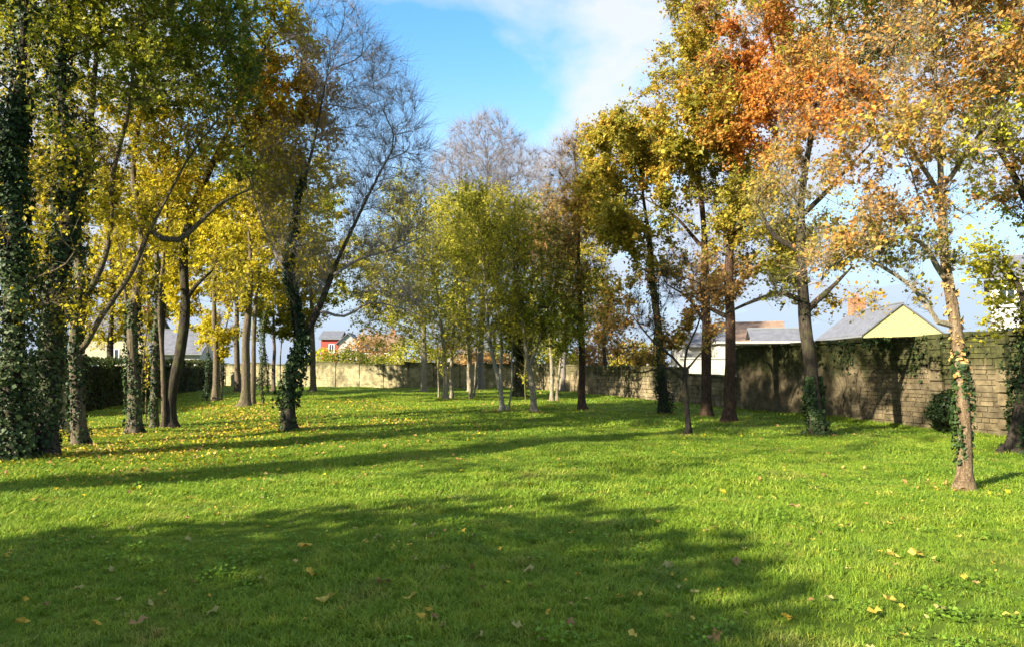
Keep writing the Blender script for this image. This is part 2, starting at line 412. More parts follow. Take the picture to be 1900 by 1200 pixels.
def resample(pts, step):
    p = np.array(pts, float)
    # Catmull-Rom smoothing of a hand-set path
    q = np.concatenate([[2 * p[0] - p[1]], p, [2 * p[-1] - p[-2]]]); out = []
    for i in range(1, len(q) - 2):
        a, b, c, d = q[i - 1], q[i], q[i + 1], q[i + 2]
        m = max(2, int(np.linalg.norm(c - b) / step))
        for t in np.arange(m) / m:
            out.append(0.5 * ((2 * b) + (c - a) * t + (2 * a - 5 * b + 4 * c - d) * t * t + (3 * b - a - 3 * c + d) * t ** 3))
    out.append(p[-1]); return np.array(out)

LEAF_MULT, TWIG_MULT, LEAF_SIZE = 1.6, 1.5, 0.80
# ------------------------------------------------------------------ tree builder (space colonisation)
def build_tree(name, label, base, stems, crown, seed, r=0.18, bark='bark_mid', n_attr=700, n_twig=2500, n_leaf=14000,
               leaf=0.11, step=0.30, tip=0.006, twig_len=0.55, twig_two=False, up=0.12, ivy=(), clump=True, group=None,
               clear=2.0, droop=0.0, ivy_leaf=0.058, width=0.36, category='tree', lobed=False, leaf_fill=0.75, twig_bark=None, jit=0.16, inert=0.45, limb=0.42):
    n_leaf, n_twig, leaf = int(n_leaf * LEAF_MULT), int(n_twig * TWIG_MULT), leaf * LEAF_SIZE
    rng = np.random.default_rng(seed)
    g = G(*base); d0 = g[1]
    origin = np.array([g[0], g[1], float(ground_z(g[0], g[1])) - 0.06])
    nodes, parent, root, istrunk, minrad, stemid = [], [], [], [], [], []
    roots = []
    for si, st in enumerate(stems):
        kind, pts = st[0], st[1]
        if kind == 'T' and si == 0: pts3 = [origin] + [P(q[0], q[1], d0 + (q[2] if len(q) > 2 else 0)) for q in pts]
        elif kind == 'T':
            h = G(*pts[0][:2]); h = np.array([h[0], h[1], float(ground_z(h[0], h[1])) - 0.06])
            pts3 = [h] + [P(q[0], q[1], h[1] + (q[2] if len(q) > 2 else 0)) for q in pts[1:]]
        else:
            pts3 = [P(q[0], q[1], d0 + (q[2] if len(q) > 2 else 0)) for q in pts]
        sm = resample(pts3, 0.22)
        w = np.stack([wob(sm, seed * 7 + si * 3 + k, 1.2) for k in range(3)], 1) * 0.035; w[0] = 0
        sm = sm + w
        if kind == 'T': par = -1; rid = si; roots.append(len(nodes))
        else:
            arr = np.array(nodes); par = int(np.argmin(((arr - sm[0]) ** 2).sum(1))); rid = root[par]
            sm = sm[1:]
        for ti, p in enumerate(sm):
            minrad.append(0.018 if kind == 'T' else max(0.014, limb * r * (1 - 0.8 * ti / len(sm))))
            stemid.append(si); nodes.append(p); parent.append(par); root.append(rid); istrunk.append(True); par = len(nodes) - 1
    nodes = [np.array(n) for n in nodes]
    # crown blobs
    blobs = []
    for c in crown:
        px, py, rx, ry, dd, rd, pal, dens = c
        d = d0 + dd; cc = P(px, py, d); mpp = d / F_PX
        blobs.append((cc, np.array([rx * mpp, rd, ry * mpp]), pal, dens))
    vol = np.array([np.prod(b[1]) ** 0.8 for b in blobs]); vol = vol / vol.sum()
    A = []
    for b, v in zip(blobs, vol):
        n = max(12, int(n_attr * v))
        if clump:
            nc = max(4, n // 9)
            cdir = norm(rng.normal(size=(nc, 3))) * (rng.uniform(0.05, 1, size=(nc, 1)) ** 0.42)
            pts = cdir[rng.integers(0, nc, n)] + rng.normal(scale=0.13, size=(n, 3))
        else:
            pts = norm(rng.normal(size=(n, 3))) * (rng.uniform(0.02, 1, size=(n, 1)) ** 0.40)
        A.append(b[0] + pts * b[1])
    A = np.concatenate(A); A = A[A[:, 2] > 0.9]
    # growth
    cap = 9000
    pos = np.zeros((cap, 3)); n0 = len(nodes); pos[:n0] = np.array(nodes)
    can = np.array([p[2] > clear for p in nodes])
    search = pos[:n0].copy(); search[:, 2] += 0.7; search[~can] += 1e4
    D2 = ((A[:, None] - search[None]) ** 2).sum(2); near = D2.argmin(1); nd2 = D2[np.arange(len(A)), near]
    alive = np.ones(len(A), bool); cnt = n0; kill = (step * 1.15) ** 2; last_best = nd2.copy(); stall = np.zeros(len(A), int)
    for it in range(70):
        idx = np.nonzero(alive)[0]
        if len(idx) == 0 or cnt > cap - 400: break
        dirs = norm(A[idx] - pos[near[idx]])
        acc = np.zeros((cnt, 3)); np.add.at(acc, near[idx], dirs); has = np.unique(near[idx])
        dv = norm(acc[has]) + np.array([0, 0, up]) + rng.normal(scale=jit, size=(len(has), 3))
        par_dir = np.zeros((len(has), 3)); pr = np.array([parent[h] for h in has])
        ok = (pr >= 0); par_dir[ok] = norm(pos[has[ok]] - pos[pr[ok]])
        notr = np.array([not istrunk[h] for h in has]); dv[notr] += inert * par_dir[notr]
        newp = pos[has] + norm(dv) * step
        m = len(has)
        if cnt + m > cap: break
        pos[cnt:cnt + m] = newp
        for h in has: parent.append(int(h)); root.append(root[h]); istrunk.append(False)
        D2 = ((A[idx][:, None] - newp[None]) ** 2).sum(2); j = D2.argmin(1); bd = D2[np.arange(len(idx)), j]
        better = bd < nd2[idx]; near[idx[better]] = cnt + j[better]; nd2[idx[better]] = bd[better]
        stall[idx[~better]] += 1
        alive[idx] &= (nd2[idx] > kill) & (stall[idx] < 4)
        cnt += m
    pos = pos[:cnt]; parent_a = np.array(parent[:cnt]); 
    # drop dead stubs: tips that never got near an attractor stay, they are twigs
    tips = np.ones(cnt, bool); tips[parent_a[parent_a >= 0]] = False
    ntip = tips.astype(float).copy()
    for i in range(cnt - 1, -1, -1):
        if parent_a[i] >= 0: ntip[parent_a[i]] += ntip[i]
    N0 = max(ntip[roots[0]], 2.0); ex = math.log(N0) / math.log(r / tip)
    rad = tip * ntip ** (1 / ex)
    for si, ri in enumerate(roots[1:], 1):
        pass
    tr = np.array(istrunk[:cnt]); hgt = pos[:, 2] - origin[2]
    mr = np.zeros(cnt); mr[:n0] = minrad
    rad = np.where(tr, np.maximum(rad * (1 - 0.62 * np.clip(hgt / max(hgt[tr].max(), 1), 0, 1)), mr) * (1 + 0.75 * np.exp(-np.maximum(hgt, 0) / 0.20)), rad)
    children = [[] for _ in range(cnt)]
    for i in range(cnt):
        if parent_a[i] >= 0: children[parent_a[i]].append(i)
    chains_t, chains_b, chains_f = {}, [], []
    stack = [(ri, None) for ri in roots]
    while stack:
        s, frm = stack.pop(); ch = [s]; 
        while children[ch[-1]]:
            cs = sorted(children[ch[-1]], key=lambda q: -rad[q]); 
            for q in cs[1:]: stack.append((q, ch[-1]))
            ch.append(cs[0])
        p = pos[ch]; rr = rad[ch].copy()
        if frm is not None:
            p = np.concatenate([[pos[frm]], p]); rr = np.concatenate([[min(rr[0] * 1.25, rad[frm])], rr])
        if len(p) < 2: continue
        rr[-1] *= 0.5
        if rr[0] > 0.055: chains_t.setdefault(root[s], []).append((p, rr))
        elif rr[0] > 0.018: chains_b.append((p, rr))
        else: chains_f.append((p, rr))
    T = thing(name, label, category, tuple(origin), group)
    def local(Vv): return Vv - origin
    for ri in sorted(chains_t):
        Vv, Ff = tubes(chains_t[ri], 12, seed + ri, 0.07, origin[2])
        obj('trunk', mk_mesh('trunk', local(Vv), [Ff], True), M[bark], T)
    # twigs
    thin = np.nonzero((rad < 0.022) & (pos[:, 2] > 0.8))[0]
    bl_of = None
    tw = []
    if len(thin) and n_twig:
        w = 1.0 / (0.4 + ntip[thin]); k = rng.choice(len(thin), n_twig, p=w / w.sum()); o = pos[thin[k]]
        pd = norm(o - pos[np.maximum(parent_a[thin[k]], 0)] + 1e-6)
        dr = norm(pd * 0.8 + rng.normal(scale=0.55, size=(n_twig, 3)) + np.array([0, 0, 0.25 - droop]))
        L = twig_len * rng.uniform(0.45, 1.25, n_twig)
        bend = rng.normal(scale=0.18, size=(n_twig, 3)) + np.array([0, 0, 0.10 - droop * 0.8])
        mid = o + dr * (L * 0.5)[:, None]; end = mid + norm(dr + bend) * (L * 0.5)[:, None]
        u = norm(np.cross(dr, rng.normal(size=(n_twig, 3)))); v = np.cross(dr, u)
        tr0 = tip * 0.75
        ring = lambda c, q: [c + (u * math.cos(t) + v * math.sin(t)) * q for t in (0, 2.094, 4.189)]
        if twig_two:
            vs = np.stack(ring(o, tr0) + ring(mid, tr0 * 0.7) + [end], 1)
            f4 = np.array([[0, 1, 4, 3], [1, 2, 5, 4], [2, 0, 3, 5]]); f3 = np.array([[3, 4, 6], [4, 5, 6], [5, 3, 6]])
        else:
            vs = np.stack(ring(o, tr0) + [end], 1); f4 = np.zeros((0, 4), int); f3 = np.array([[0, 1, 3], [1, 2, 3], [2, 0, 3]])
        k_ = vs.shape[1]; off = np.arange(n_twig)[:, None, None] * k_
        tw = [(vs.reshape(-1, 3), (off + f4[None]).reshape(-1, 4), (off + f3[None]).reshape(-1, 3))]
    Vs, Fs, n = [], [], 0
    for chs, K in ((chains_b, 6), (chains_f, 3)):
        if chs:
            Vv, Ff = tubes(chs, K); Vs.append(Vv); Fs.append(Ff + n); n += len(Vv)
    for vs, f4, f3 in tw:
        Vs.append(vs); Fs.append(f4 + n); Fs.append(f3 + n); n += len(vs)
    if Vs:
        obj('branches', mk_mesh('branches', local(np.concatenate(Vs)), Fs, False), M[twig_bark or bark], T)
    # leaves along the twigs
    if n_leaf and len(thin):
        # weight per twig from blob density and a gap noise
        nrm_d = np.stack([(((o - b[0]) / b[1]) ** 2).sum(1) for b in blobs], 1); bi = nrm_d.argmin(1)
        bsoft = (np.sqrt(nrm_d) + rng.gumbel(scale=0.22, size=nrm_d.shape)).argmin(1)
        dens = np.array([b[3] for b in blobs])[bi]
        wgt = dens * np.clip(leaf_fill + 0.9 * wob(o, seed + 5, 0.9), 0.0, 1.6)
        wgt = wgt + 1e-6
        kk = rng.choice(n_twig, n_leaf, p=wgt / wgt.sum()); t = rng.uniform(0.15, 1.05, n_leaf)[:, None]
        C = o[kk] + (end[kk] - o[kk]) * t + rng.normal(scale=leaf * 0.45, size=(n_leaf, 3))
        nn = rng.normal(size=(n_leaf, 3)) + np.array([0, 0, 0.7]) + np.array(TO_SUN) * 0.35
        S = leaf * np.clip(rng.lognormal(-0.06, 0.38, n_leaf), 0.4, 2.0)
        colr = np.zeros((n_leaf, 3)); lb = bsoft[kk]
        for i, b in enumerate(blobs):
            mk = lb == i
            if mk.any(): colr[mk] = pal_color(b[2], C[mk], seed + 31 + i, rng)
        cr = obj('crown', leaves_mesh('crown', local(C), nn, S, colr, rng, width=width), M['leaf'], T)
    # ivy sleeve on the stems
    iv = []
    for (si, z0, z1, thick, cntv, pal) in ivy:
        cntv = int(cntv * 1.8)
        ids = np.array([i for i in range(n0) if stemid[i] == si and z0 <= hgt[i] <= z1])
        if len(ids) < 2: continue
        k = ids[rng.integers(0, len(ids), cntv)]; th = rng.uniform(0, 6.283, cntv)
        taper = 0.45 + 0.55 * np.clip((z1 - hgt[k]) / max(0.35 * (z1 - z0), 0.1), 0, 1)
        lump = np.clip(0.6 + 0.95 * wob(pos[k] * np.array([1, 1, 2.0]) + np.stack([np.cos(th), np.sin(th), th * 0], 1) * 1.3, seed + 77, 1.5), 0.0, 2.2)
        gap = lump > rng.uniform(0.0, 0.55, cntv); k, th, taper, lump = k[gap], th[gap], taper[gap], lump[gap]; cntv = len(k)
        rr = rad[k] + thick * taper * lump * rng.uniform(0.15, 1.0, cntv) ** 0.6
        dirv = np.stack([np.cos(th), np.sin(th), np.zeros(cntv)], 1)
        C = pos[k] + dirv * rr[:, None] + np.stack([np.zeros(cntv)] * 2 + [rng.uniform(-0.2, 0.2, cntv)], 1)
        C[:, 2] = np.maximum(C[:, 2], 0.03)
        N = dirv + rng.normal(scale=0.45, size=(cntv, 3)) + np.array([0, 0, 0.35])
        iv.append((C, N, ivy_leaf * np.clip(rng.lognormal(-0.1, 0.4, cntv), 0.35, 2.0), pal_color(pal, C, seed + 3, rng)))
    if iv:
        C, N, S, c = [np.concatenate([q[j] for q in iv]) for j in range(4)]
        obj('ivy', leaves_mesh('ivy', local(C), N, S, c, rng, width=0.46, fold=0.08), M['ivy_leaf'], T)
    return T
# ------------------------------------------------------------------ walls
def stone_variant(i):
    rg = np.random.default_rng(900 + i)
    b = Boxes().box((-0.5, -0.5, -0.5), (0.5, 0.5, 0.5))
    b.V = [tuple(np.array(v) * (1 + rg.uniform(-0.10, 0.03, 3))) for v in b.V]
    return b.mesh('stone', 0.05)
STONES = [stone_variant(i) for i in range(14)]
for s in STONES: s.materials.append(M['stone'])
STONES_LOW = [stone_variant(20 + i) for i in range(8)]
for s in STONES_LOW: s.materials.append(M['stone_low'])
def wall_root(name, label, A, B, cat='wall'):
    A, B = np.array(A, float), np.array(B, float)
    rz = math.atan2(B[1] - A[1], B[0] - A[0])
    return thing(name, label, cat, (A[0], A[1], 0), None, rz), float(np.linalg.norm(B - A)), rz
def lay_stones(root, rz, A, L, h0, h1, course, mean_len, meshes, rng, n_parts=300, proud=0.03):
    items = []; z = -0.12; k = 0
    while True:
        ch = course * rng.uniform(0.7, 1.35); x = -rng.uniform(0, mean_len)
        if z > max(h0, h1): break
        while x < L:
            l = mean_len * rng.uniform(0.45, 1.7); x0, x1 = max(x, 0), min(x + l, L); x += l
            if x1 - x0 < 0.08: continue
            xm = (x0 + x1) / 2; top = h0 + (h1 - h0) * xm / L
            hh = min(ch, top - z)
            if hh < 0.05: continue
            items.append((xm, z + hh / 2, x1 - x0 - 0.008, hh - 0.008, rng.uniform(-0.010, 0.012)))
        z += ch
    c, s = math.cos(rz), math.sin(rz)
    def visible(t):
        wx, wy = A[0] + c * t[0], A[1] + s * t[0]
        return (wx / max(wy, 0.1) < 0.76, -wy)
    order = sorted(range(len(items)), key=lambda i: visible(items[i]), reverse=True)
    rest = []
    for q, i in enumerate(order):
        xm, zm, l, hh, dp = items[i]
        if q < n_parts:
            o = obj('stone', meshes[int(rng.integers(len(meshes)))], None, root)
            o.location = (xm, 0.05 - proud - dp, zm); o.scale = (l, 0.16, hh); o.rotation_euler = (rng.normal() * 0.02, rng.normal() * 0.012, rng.normal() * 0.015)
        else: rest.append(items[i])
    if rest:
        b = Boxes()
        for xm, zm, l, hh, dp in rest:
            j = rng.uniform(-0.012, 0.012, 8)
            b.box((xm - l / 2 + j[0], -proud - dp, zm - hh / 2 + j[1]), (xm + l / 2 + j[2], 0.1, zm + hh / 2 + j[3]))
        obj('stonework', b.mesh('stonework'), meshes[0].materials[0], root, 'stuff')
def coping(root, L, h0, h1, mean_len, meshes, rng, over=0.07, th=0.09, depth=0.52):
    x = 0.0
    while x < L:
        l = min(mean_len * rng.uniform(0.7, 1.4), L - x + 0.02); xm = x + l / 2; x += l
        o = obj('coping_stone', meshes[int(rng.integers(len(meshes)))], None, root)
        o.location = (xm, depth / 2 - over, h0 + (h1 - h0) * xm / L + th * 0.42 + rng.normal() * 0.014); o.scale = (l - 0.012, depth + over, th * rng.uniform(0.6, 1.6))
        o.rotation_euler = (rng.normal() * 0.015, math.atan2(h0 - h1, L) + rng.normal() * 0.012, rng.normal() * 0.01)
def wall_core(root, L, h0, h1, mat, depth=0.42, y0=0.0):
    b = Boxes().poly([(0, y0, -0.4), (L, y0, -0.4), (L, depth, -0.4), (0, depth, -0.4), (0, y0, h0), (L, y0, h1), (L, depth, h1), (0, depth, h0)],
                     [(0,3,2,1),(4,5,6,7),(0,1,5,4),(1,2,6,5),(2,3,7,6),(3,0,4,7)])
    obj('mortar_core', b.mesh('mortar_core'), mat, root)
rw = np.random.default_rng(5)
PA, PB, PC = np.array([8.8, 27.6]), np.array([11.1, 18.4]), np.array([12.4, 13.0])
# tall wall, shaded stretch
w1, L1, rz1 = wall_root('stone_wall', 'tall mossy rubble stone wall on the right behind the trees', PA, PC)
Lt = float(np.linalg.norm(PC - PA))
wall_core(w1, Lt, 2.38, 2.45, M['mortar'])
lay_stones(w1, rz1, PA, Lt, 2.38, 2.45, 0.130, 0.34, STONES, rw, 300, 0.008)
coping(w1, Lt, 2.38, 2.45, 0.62, STONES, rw)
def pier(root, xl, w, proud, h):
    z = -0.1
    while z < h:
        hh = min(0.27 * rw.uniform(0.85, 1.2), h - z)
        if hh < 0.06: break
        o = obj('pier_stone', STONES[int(rw.integers(14))], None, root)
        o.location = (xl + rw.normal() * 0.01, 0.08 - proud / 2, z + hh / 2); o.scale = (w * rw.uniform(0.96, 1.04), proud + 0.12, hh - 0.012); z += hh
pier(w1, float(np.linalg.norm(PB - PA)) + 0.12, 0.42, 0.16, 2.5)
pier(w1, float(np.linalg.norm(PB - PA)) + 2.05, 0.26, 0.22, 2.55)
# low stretch beside it
w2, L2, rz2 = wall_root('low_stone_wall', 'low stone wall stretch between the two straight trunks and the tall wall', (7.75, 32.2), (8.78, 27.62))
wall_core(w2, L2, 1.30, 1.18, M['mortar'])
lay_stones(w2, rz2, (7.75, 32.2), L2, 1.30, 1.18, 0.18, 0.5, STONES_LOW, rw, 90)
coping(w2, L2, 1.30, 1.18, 0.7, STONES_LOW, rw, 0.05, 0.07)
w3, L3, rz3 = wall_root('boundary_wall', 'long stained stone wall receding behind the young oak', (1.9, 50.2), (7.75, 32.2))
wall_core(w3, L3, 1.72, 1.55, M['mortar'])
lay_stones(w3, rz3, (1.9, 50.2), L3, 1.72, 1.55, 0.2, 0.55, STONES_LOW, rw, 150)
coping(w3, L3, 1.72, 1.55, 0.9, STONES_LOW, rw, 0.05, 0.08)
# far wall: rendered bays between posts
FA, FB = np.array([-24.0, 58.6]), np.array([1.95, 50.1])
w4, L4, rz4 = wall_root('far_wall', 'sunlit pale rendered wall with posts across the far end', FA, FB)
npan = 13
for i in range(npan):
    x0, x1 = L4 * i / npan, L4 * (i + 1) / npan
    hgt = 1.80 + 0.10 * math.sin(i * 1.7) + (0.12 if i == 4 else 0)
    obj('wall_panel', Boxes().box((x0 + 0.16, 0.02, -0.3), (x1 - 0.16, 0.24, hgt)).mesh('wall_panel', 0.01), M['render_far'], w4)
    obj('coping_slab', Boxes().box((x0 + 0.16, -0.04, hgt + 0.002), (x1 - 0.16, 0.30, hgt + 0.07)).mesh('coping_slab', 0.012), M['render_far'], w4)
    obj('post', Boxes().box((x0 - 0.157, -0.06, -0.3), (x0 + 0.157, 0.28, hgt + 0.05)).mesh('post', 0.012), M['render_far'], w4)
    obj('post_cap', Boxes().box((x0 - 0.2, -0.1, hgt + 0.052), (x0 + 0.2, 0.32, hgt + 0.13)).mesh('post_cap', 0.02), M['stone_low'], w4)

lay_stones(w4, rz4, FA, L4, 1.74, 1.74, 0.21, 0.46, [type('x', (), {'materials': [M['render_far']]})()], rw, 0, 0.004)
# ------------------------------------------------------------------ houses over the walls
def gable_wall(w, d, h, rise, along='x'):
    """box with gable prism; ridge runs along local x or y. origin at front-left base centre"""
    x0, x1 = -w / 2, w / 2
    if along == 'y':
        v = [(x0,0,-0.3),(x1,0,-0.3),(x1,d,-0.3),(x0,d,-0.3),(x0,0,h),(x1,0,h),(x1,d,h),(x0,d,h),(0,0,h+rise),(0,d,h+rise)]
        f = [(0,3,2,1),(0,1,5,8,4),(2,3,7,9,6),(1,2,6,5),(3,0,4,7),(4,8,9,7),(8,5,6,9)]
    else:
        v = [(x0,0,-0.3),(x1,0,-0.3),(x1,d,-0.3),(x0,d,-0.3),(x0,0,h),(x1,0,h),(x1,d,h),(x0,d,h),(x0,d/2,h+rise),(x1,d/2,h+rise)]
        f = [(0,3,2,1),(0,1,5,4),(2,3,7,6),(1,2,6,9,5),(3,0,4,8,7),(4,5,9,8),(8,9,6,7)]
    return Boxes().poly(v, f)
def roof_slab(w, d, h, rise, along='x', ov=0.3, th=0.12):
    b = Boxes()
    if along == 'y': run = w / 2
    else: run = d / 2
    sl = rise / run; e = ov
    for s in (-1, 1):
        def pt(u, t, dz):   # u along ridge, t from ridge (0) to eave (1+)
            off = s * t; z = h + rise - sl * abs(t) + dz
            return (off, u, z) if along == 'y' else (u, d / 2 + off, z)
        u0, u1 = (-ov, d + ov) if along == 'y' else (-w / 2 - ov, w / 2 + ov)
        q = [pt(u0, 0, 0.02), pt(u1, 0, 0.02), pt(u1, run + e, 0.02), pt(u0, run + e, 0.02), pt(u0, 0, 0.02 + th), pt(u1, 0, 0.02 + th), pt(u1, run + e, 0.02 + th), pt(u0, run + e, 0.02 + th)]
        b.poly(q, [(0,3,2,1),(4,5,6,7),(0,1,5,4),(1,2,6,5),(2,3,7,6),(3,0,4,7)])
    return b
def window(T, x, z, w, h, y=0.0, mat='frame', glass='glass'):
    t = 0.09
    b = Boxes().box((x - w/2, y - 0.05, z), (x + w/2, y - 0.003, z + t)).box((x - w/2, y - 0.05, z + h - t), (x + w/2, y - 0.003, z + h))
    b.box((x - w/2, y - 0.047, z + t), (x - w/2 + t, y - 0.003, z + h - t)).box((x + w/2 - t, y - 0.047, z + t), (x + w/2, y - 0.003, z + h - t)).box((x - t/2.5, y - 0.047, z + t), (x + t/2.5, y - 0.003, z + h - t))
    f = obj('window', b.mesh('window'), M[mat], T)
    obj('pane', Boxes().box((x - w/2 + t, y - 0.02, z + t), (x - t/2.5, y - 0.006, z + h - t)).mesh('pane'), M[glass], f)
    obj('pane', Boxes().box((x + t/2.5, y - 0.02, z + t), (x + w/2 - t, y - 0.006, z + h - t)).mesh('pane'), M[glass], f)
    obj('sill', Boxes().box((x - w/2 - 0.08, y - 0.14, z - 0.09), (x + w/2 + 0.08, y - 0.004, z - 0.004)).mesh('sill'), M['frame'], f)
def chimney(R_, x, y, z0, z1, w=0.7, d=0.5, mat='brick'):
    c = obj('chimney', Boxes().box((x - w/2, y - d/2, z0), (x + w/2, y + d/2, z1)).mesh('chimney'), M[mat], R_)
    obj('chimney_pot', Boxes().box((x - 0.12, y - 0.12, z1 + 0.002), (x + 0.12, y + 0.12, z1 + 0.3)).mesh('chimney_pot', 0.03), M['brick'], R_)
def house(name, label, px, d, w, dep, h, rise, along, wall, roof, wins=(), chim=None, rz=0.0, ov=0.3, wmat='frame'):
    c = P(px, HORIZON, d)
    T = thing(name, label, 'house', (c[0], c[1], 0), None, rz)
    obj('wall', gable_wall(w, dep, h, rise, along).mesh('wall'), M[wall], T)
    Rr = obj('roof', roof_slab(w, dep, h, rise, along, ov).mesh('roof'), M[roof], T)
    e_ = ov + 0.02; run = (w if along == 'y' else dep) / 2; ez = h - rise / run * ov
    for sgn in (-1, 1):
        lo, hi = ((sgn * (run + e_) - 0.06, -ov, ez - 0.09), (sgn * (run + e_) + 0.06, dep + ov, ez + 0.03)) if along == 'y' else ((-w / 2 - ov, dep / 2 + sgn * (run + e_) - 0.06, ez - 0.09), (w / 2 + ov, dep / 2 + sgn * (run + e_) + 0.06, ez + 0.03))
        obj('gutter', Boxes().box(lo, hi).mesh('gutter', 0.02), M['grey'], Rr)
    lo, hi = ((-0.11, -ov - 0.02, h + rise + 0.08), (0.11, dep + ov + 0.02, h + rise + 0.2)) if along == 'y' else ((-w / 2 - ov - 0.02, dep / 2 - 0.11, h + rise + 0.08), (w / 2 + ov + 0.02, dep / 2 + 0.11, h + rise + 0.2))
    obj('ridge_tiles', Boxes().box(lo, hi).mesh('ridge_tiles', 0.03), M['brown_tile'] if roof == 'brown_tile' else M['grey'], Rr)
    if chim: chimney(Rr, *chim)
    for x, z, ww, wh in wins: window(T, x, z, ww, wh, mat=wmat)
    return T
# right of the photo
yh = house('house', 'yellow gabled house with slate roof and brick chimney above the tall wall', 1677, 46, 5.0, 9.0, 3.75, 1.95, 'y', 'yellow', 'slate', ((0, 1.4, 1.3, 1.5),), None, R(-6), 0.12)
chimney([c for c in yh.children if c.name.startswith('roof')][0], 0.2, 8.2, 5.0, 6.9, 1.1, 0.7)
house('house', 'white house with brown tiled roof between the trunks', 1392, 52, 4.6, 6.5, 3.2, 1.75, 'x', 'white', 'brown_tile', ((-1.2, 1.2, 1.0, 1.3),), None, R(-18))
house('house', 'white gabled house with grey slate roof beside the brown roof', 1452, 48, 3.2, 6.0, 2.9, 1.35, 'x', 'white', 'slate', ((0.6, 1.3, 1.0, 1.2),), None, R(-12))
house('house', 'tall white house with dark windows at the right edge', 1950, 40, 5.4, 8, 6.9, 1.6, 'x', 'white', 'slate', ((-1.9, 5.2, 0.9, 1.2), (-0.6, 5.2, 0.9, 1.2), (0.9, 5.2, 0.9, 1.2), (-1.6, 2.6, 1.0, 1.4)), (1.6, 3.8, 7.6, 9.2), R(-34))
sh = house('house', 'small white outbuilding with wooden window behind the low wall', 1318, 40, 2.6, 3.5, 2.9, 0.6, 'x', 'white', 'slate', ((0.55, 1.75, 0.8, 0.8),), None, R(3), 0.2, 'wood_frame')
tw_ = thing('terrace_wall', 'pale concrete terrace wall above the low stone wall', 'wall', (P(1318, 678, 36)[0], 36, 0))
obj('wall_panel', Boxes().box((-1.6, 0, -0.3), (1.9, 0.25, 2.05)).mesh('wall_panel', 0.01), M['pale_band'], tw_)
obj('coping_slab', Boxes().box((-1.62, -0.05, 2.052), (1.92, 0.3, 2.12)).mesh('coping_slab', 0.01), M['pale_band'], tw_)
ga = thing('garage', 'long low pale outbuilding peeping over the tall wall', 'garage', (P(1415, 678, 37)[0], 37, 0), None, R(-3))
obj('wall', Boxes().box((-2.2, 0, -0.3), (2.6, 3, 2.85)).mesh('wall'), M['pale_band'], ga)
obj('roof', Boxes().box((-2.4, -0.2, 2.852), (2.8, 3.2, 2.98)).mesh('roof', 0.02), M['white'], ga)
# left of the photo
house('house', 'cream house with shuttered windows behind the hedge at left', 205, 66, 5.6, 8, 4.6, 2.2, 'x', 'cream', 'slate', ((-1.6, 1.0, 1.1, 1.5), (0.3, 2.1, 0.9, 1.2), (1.8, 1.0, 1.1, 1.5)), (1.8, 4, 5.2, 7.6), R(8))
house('house', 'white house with grey roof seen between the left trunks', 322, 62, 4.4, 7, 2.9, 2.0, 'x', 'white', 'slate', ((-0.8, 0.9, 1.1, 1.3), (1.0, 0.9, 1.1, 1.3)), None, R(6))
house('house', 'red rendered house beyond the far wall', 612, 100, 2.6, 6, 5.6, 1.0, 'x', 'red', 'slate', ((0.2, 3.6, 0.8, 1.2),), None, R(5))
house('house', 'white narrow house beside the red one', 645, 99, 2.6, 7, 5.0, 1.2, 'y', 'white', 'slate', ((0, 3.4, 0.9, 1.2),), None, R(5))
house('house', 'cream house with brown roof beyond the far wall', 700, 100, 6.2, 8, 4.1, 2.0, 'x', 'cream', 'brown_tile', ((-1.8, 2.2, 1.0, 1.3), (1.2, 2.2, 1.0, 1.3)), (1.8, 4, 4.8, 7.0), R(4))
house('house', 'pale house half hidden behind the grey stems in the centre', 872, 92, 7.0, 8, 3.3, 2.3, 'x', 'white', 'slate', ((-1.8, 1.6, 1.0, 1.3), (1.2, 1.6, 1.0, 1.3)), None, R(2))

# ------------------------------------------------------------------ hedges and shrubs
def shrub(name, label, loc, rx, ry, rz, n, leaf, pal, seed, cat='shrub', group=None, boxy=False, dome=False):
    rng = np.random.default_rng(seed)
    T = thing(name, label, cat, (loc[0], loc[1], 0), group)
    if boxy: p = rng.uniform(-1, 1, size=(n, 3)); ax = rng.integers(0, 3, n); p[np.arange(n), ax] = np.sign(p[np.arange(n), ax]) * rng.uniform(0.86, 1.02, n)
    else: p = norm(rng.normal(size=(n, 3))) * (rng.uniform(0.25, 1, size=(n, 1)) ** 0.33)
    p = p * (1 + 0.20 * wob(p * 2.0, seed, 1.7))[:, None]
    C = p * np.array([rx, ry, rz]) + np.array([0, 0, 0 if dome else rz * 0.98]); C = C[C[:, 2] > 0.02]; n = len(C)
    N = norm(C - np.array([0, 0, rz])) + rng.normal(scale=0.6, size=(n, 3))
    obj('foliage', leaves_mesh('foliage', C, N, leaf * rng.uniform(0.6, 1.3, n), pal_color(pal, C, seed, rng), rng, width=0.4), M['leaf'], T)
    ch = []
    for k in range(9):
        a = rng.uniform(0, 6.28); e = np.array([math.cos(a) * rx * 0.6, math.sin(a) * ry * 0.6, rz * rng.uniform(1.0, 1.6)])
        t = np.linspace(0, 1, 5)[:, None]; ch.append((e * t * np.array([1, 1, 1]) + np.array([0, 0, -0.1]), np.linspace(0.03, 0.008, 5)))
    Vv, Ff = tubes(ch, 5); obj('stems', mk_mesh('stems', Vv, [Ff], True), M['bark_dark'], T)
    return T
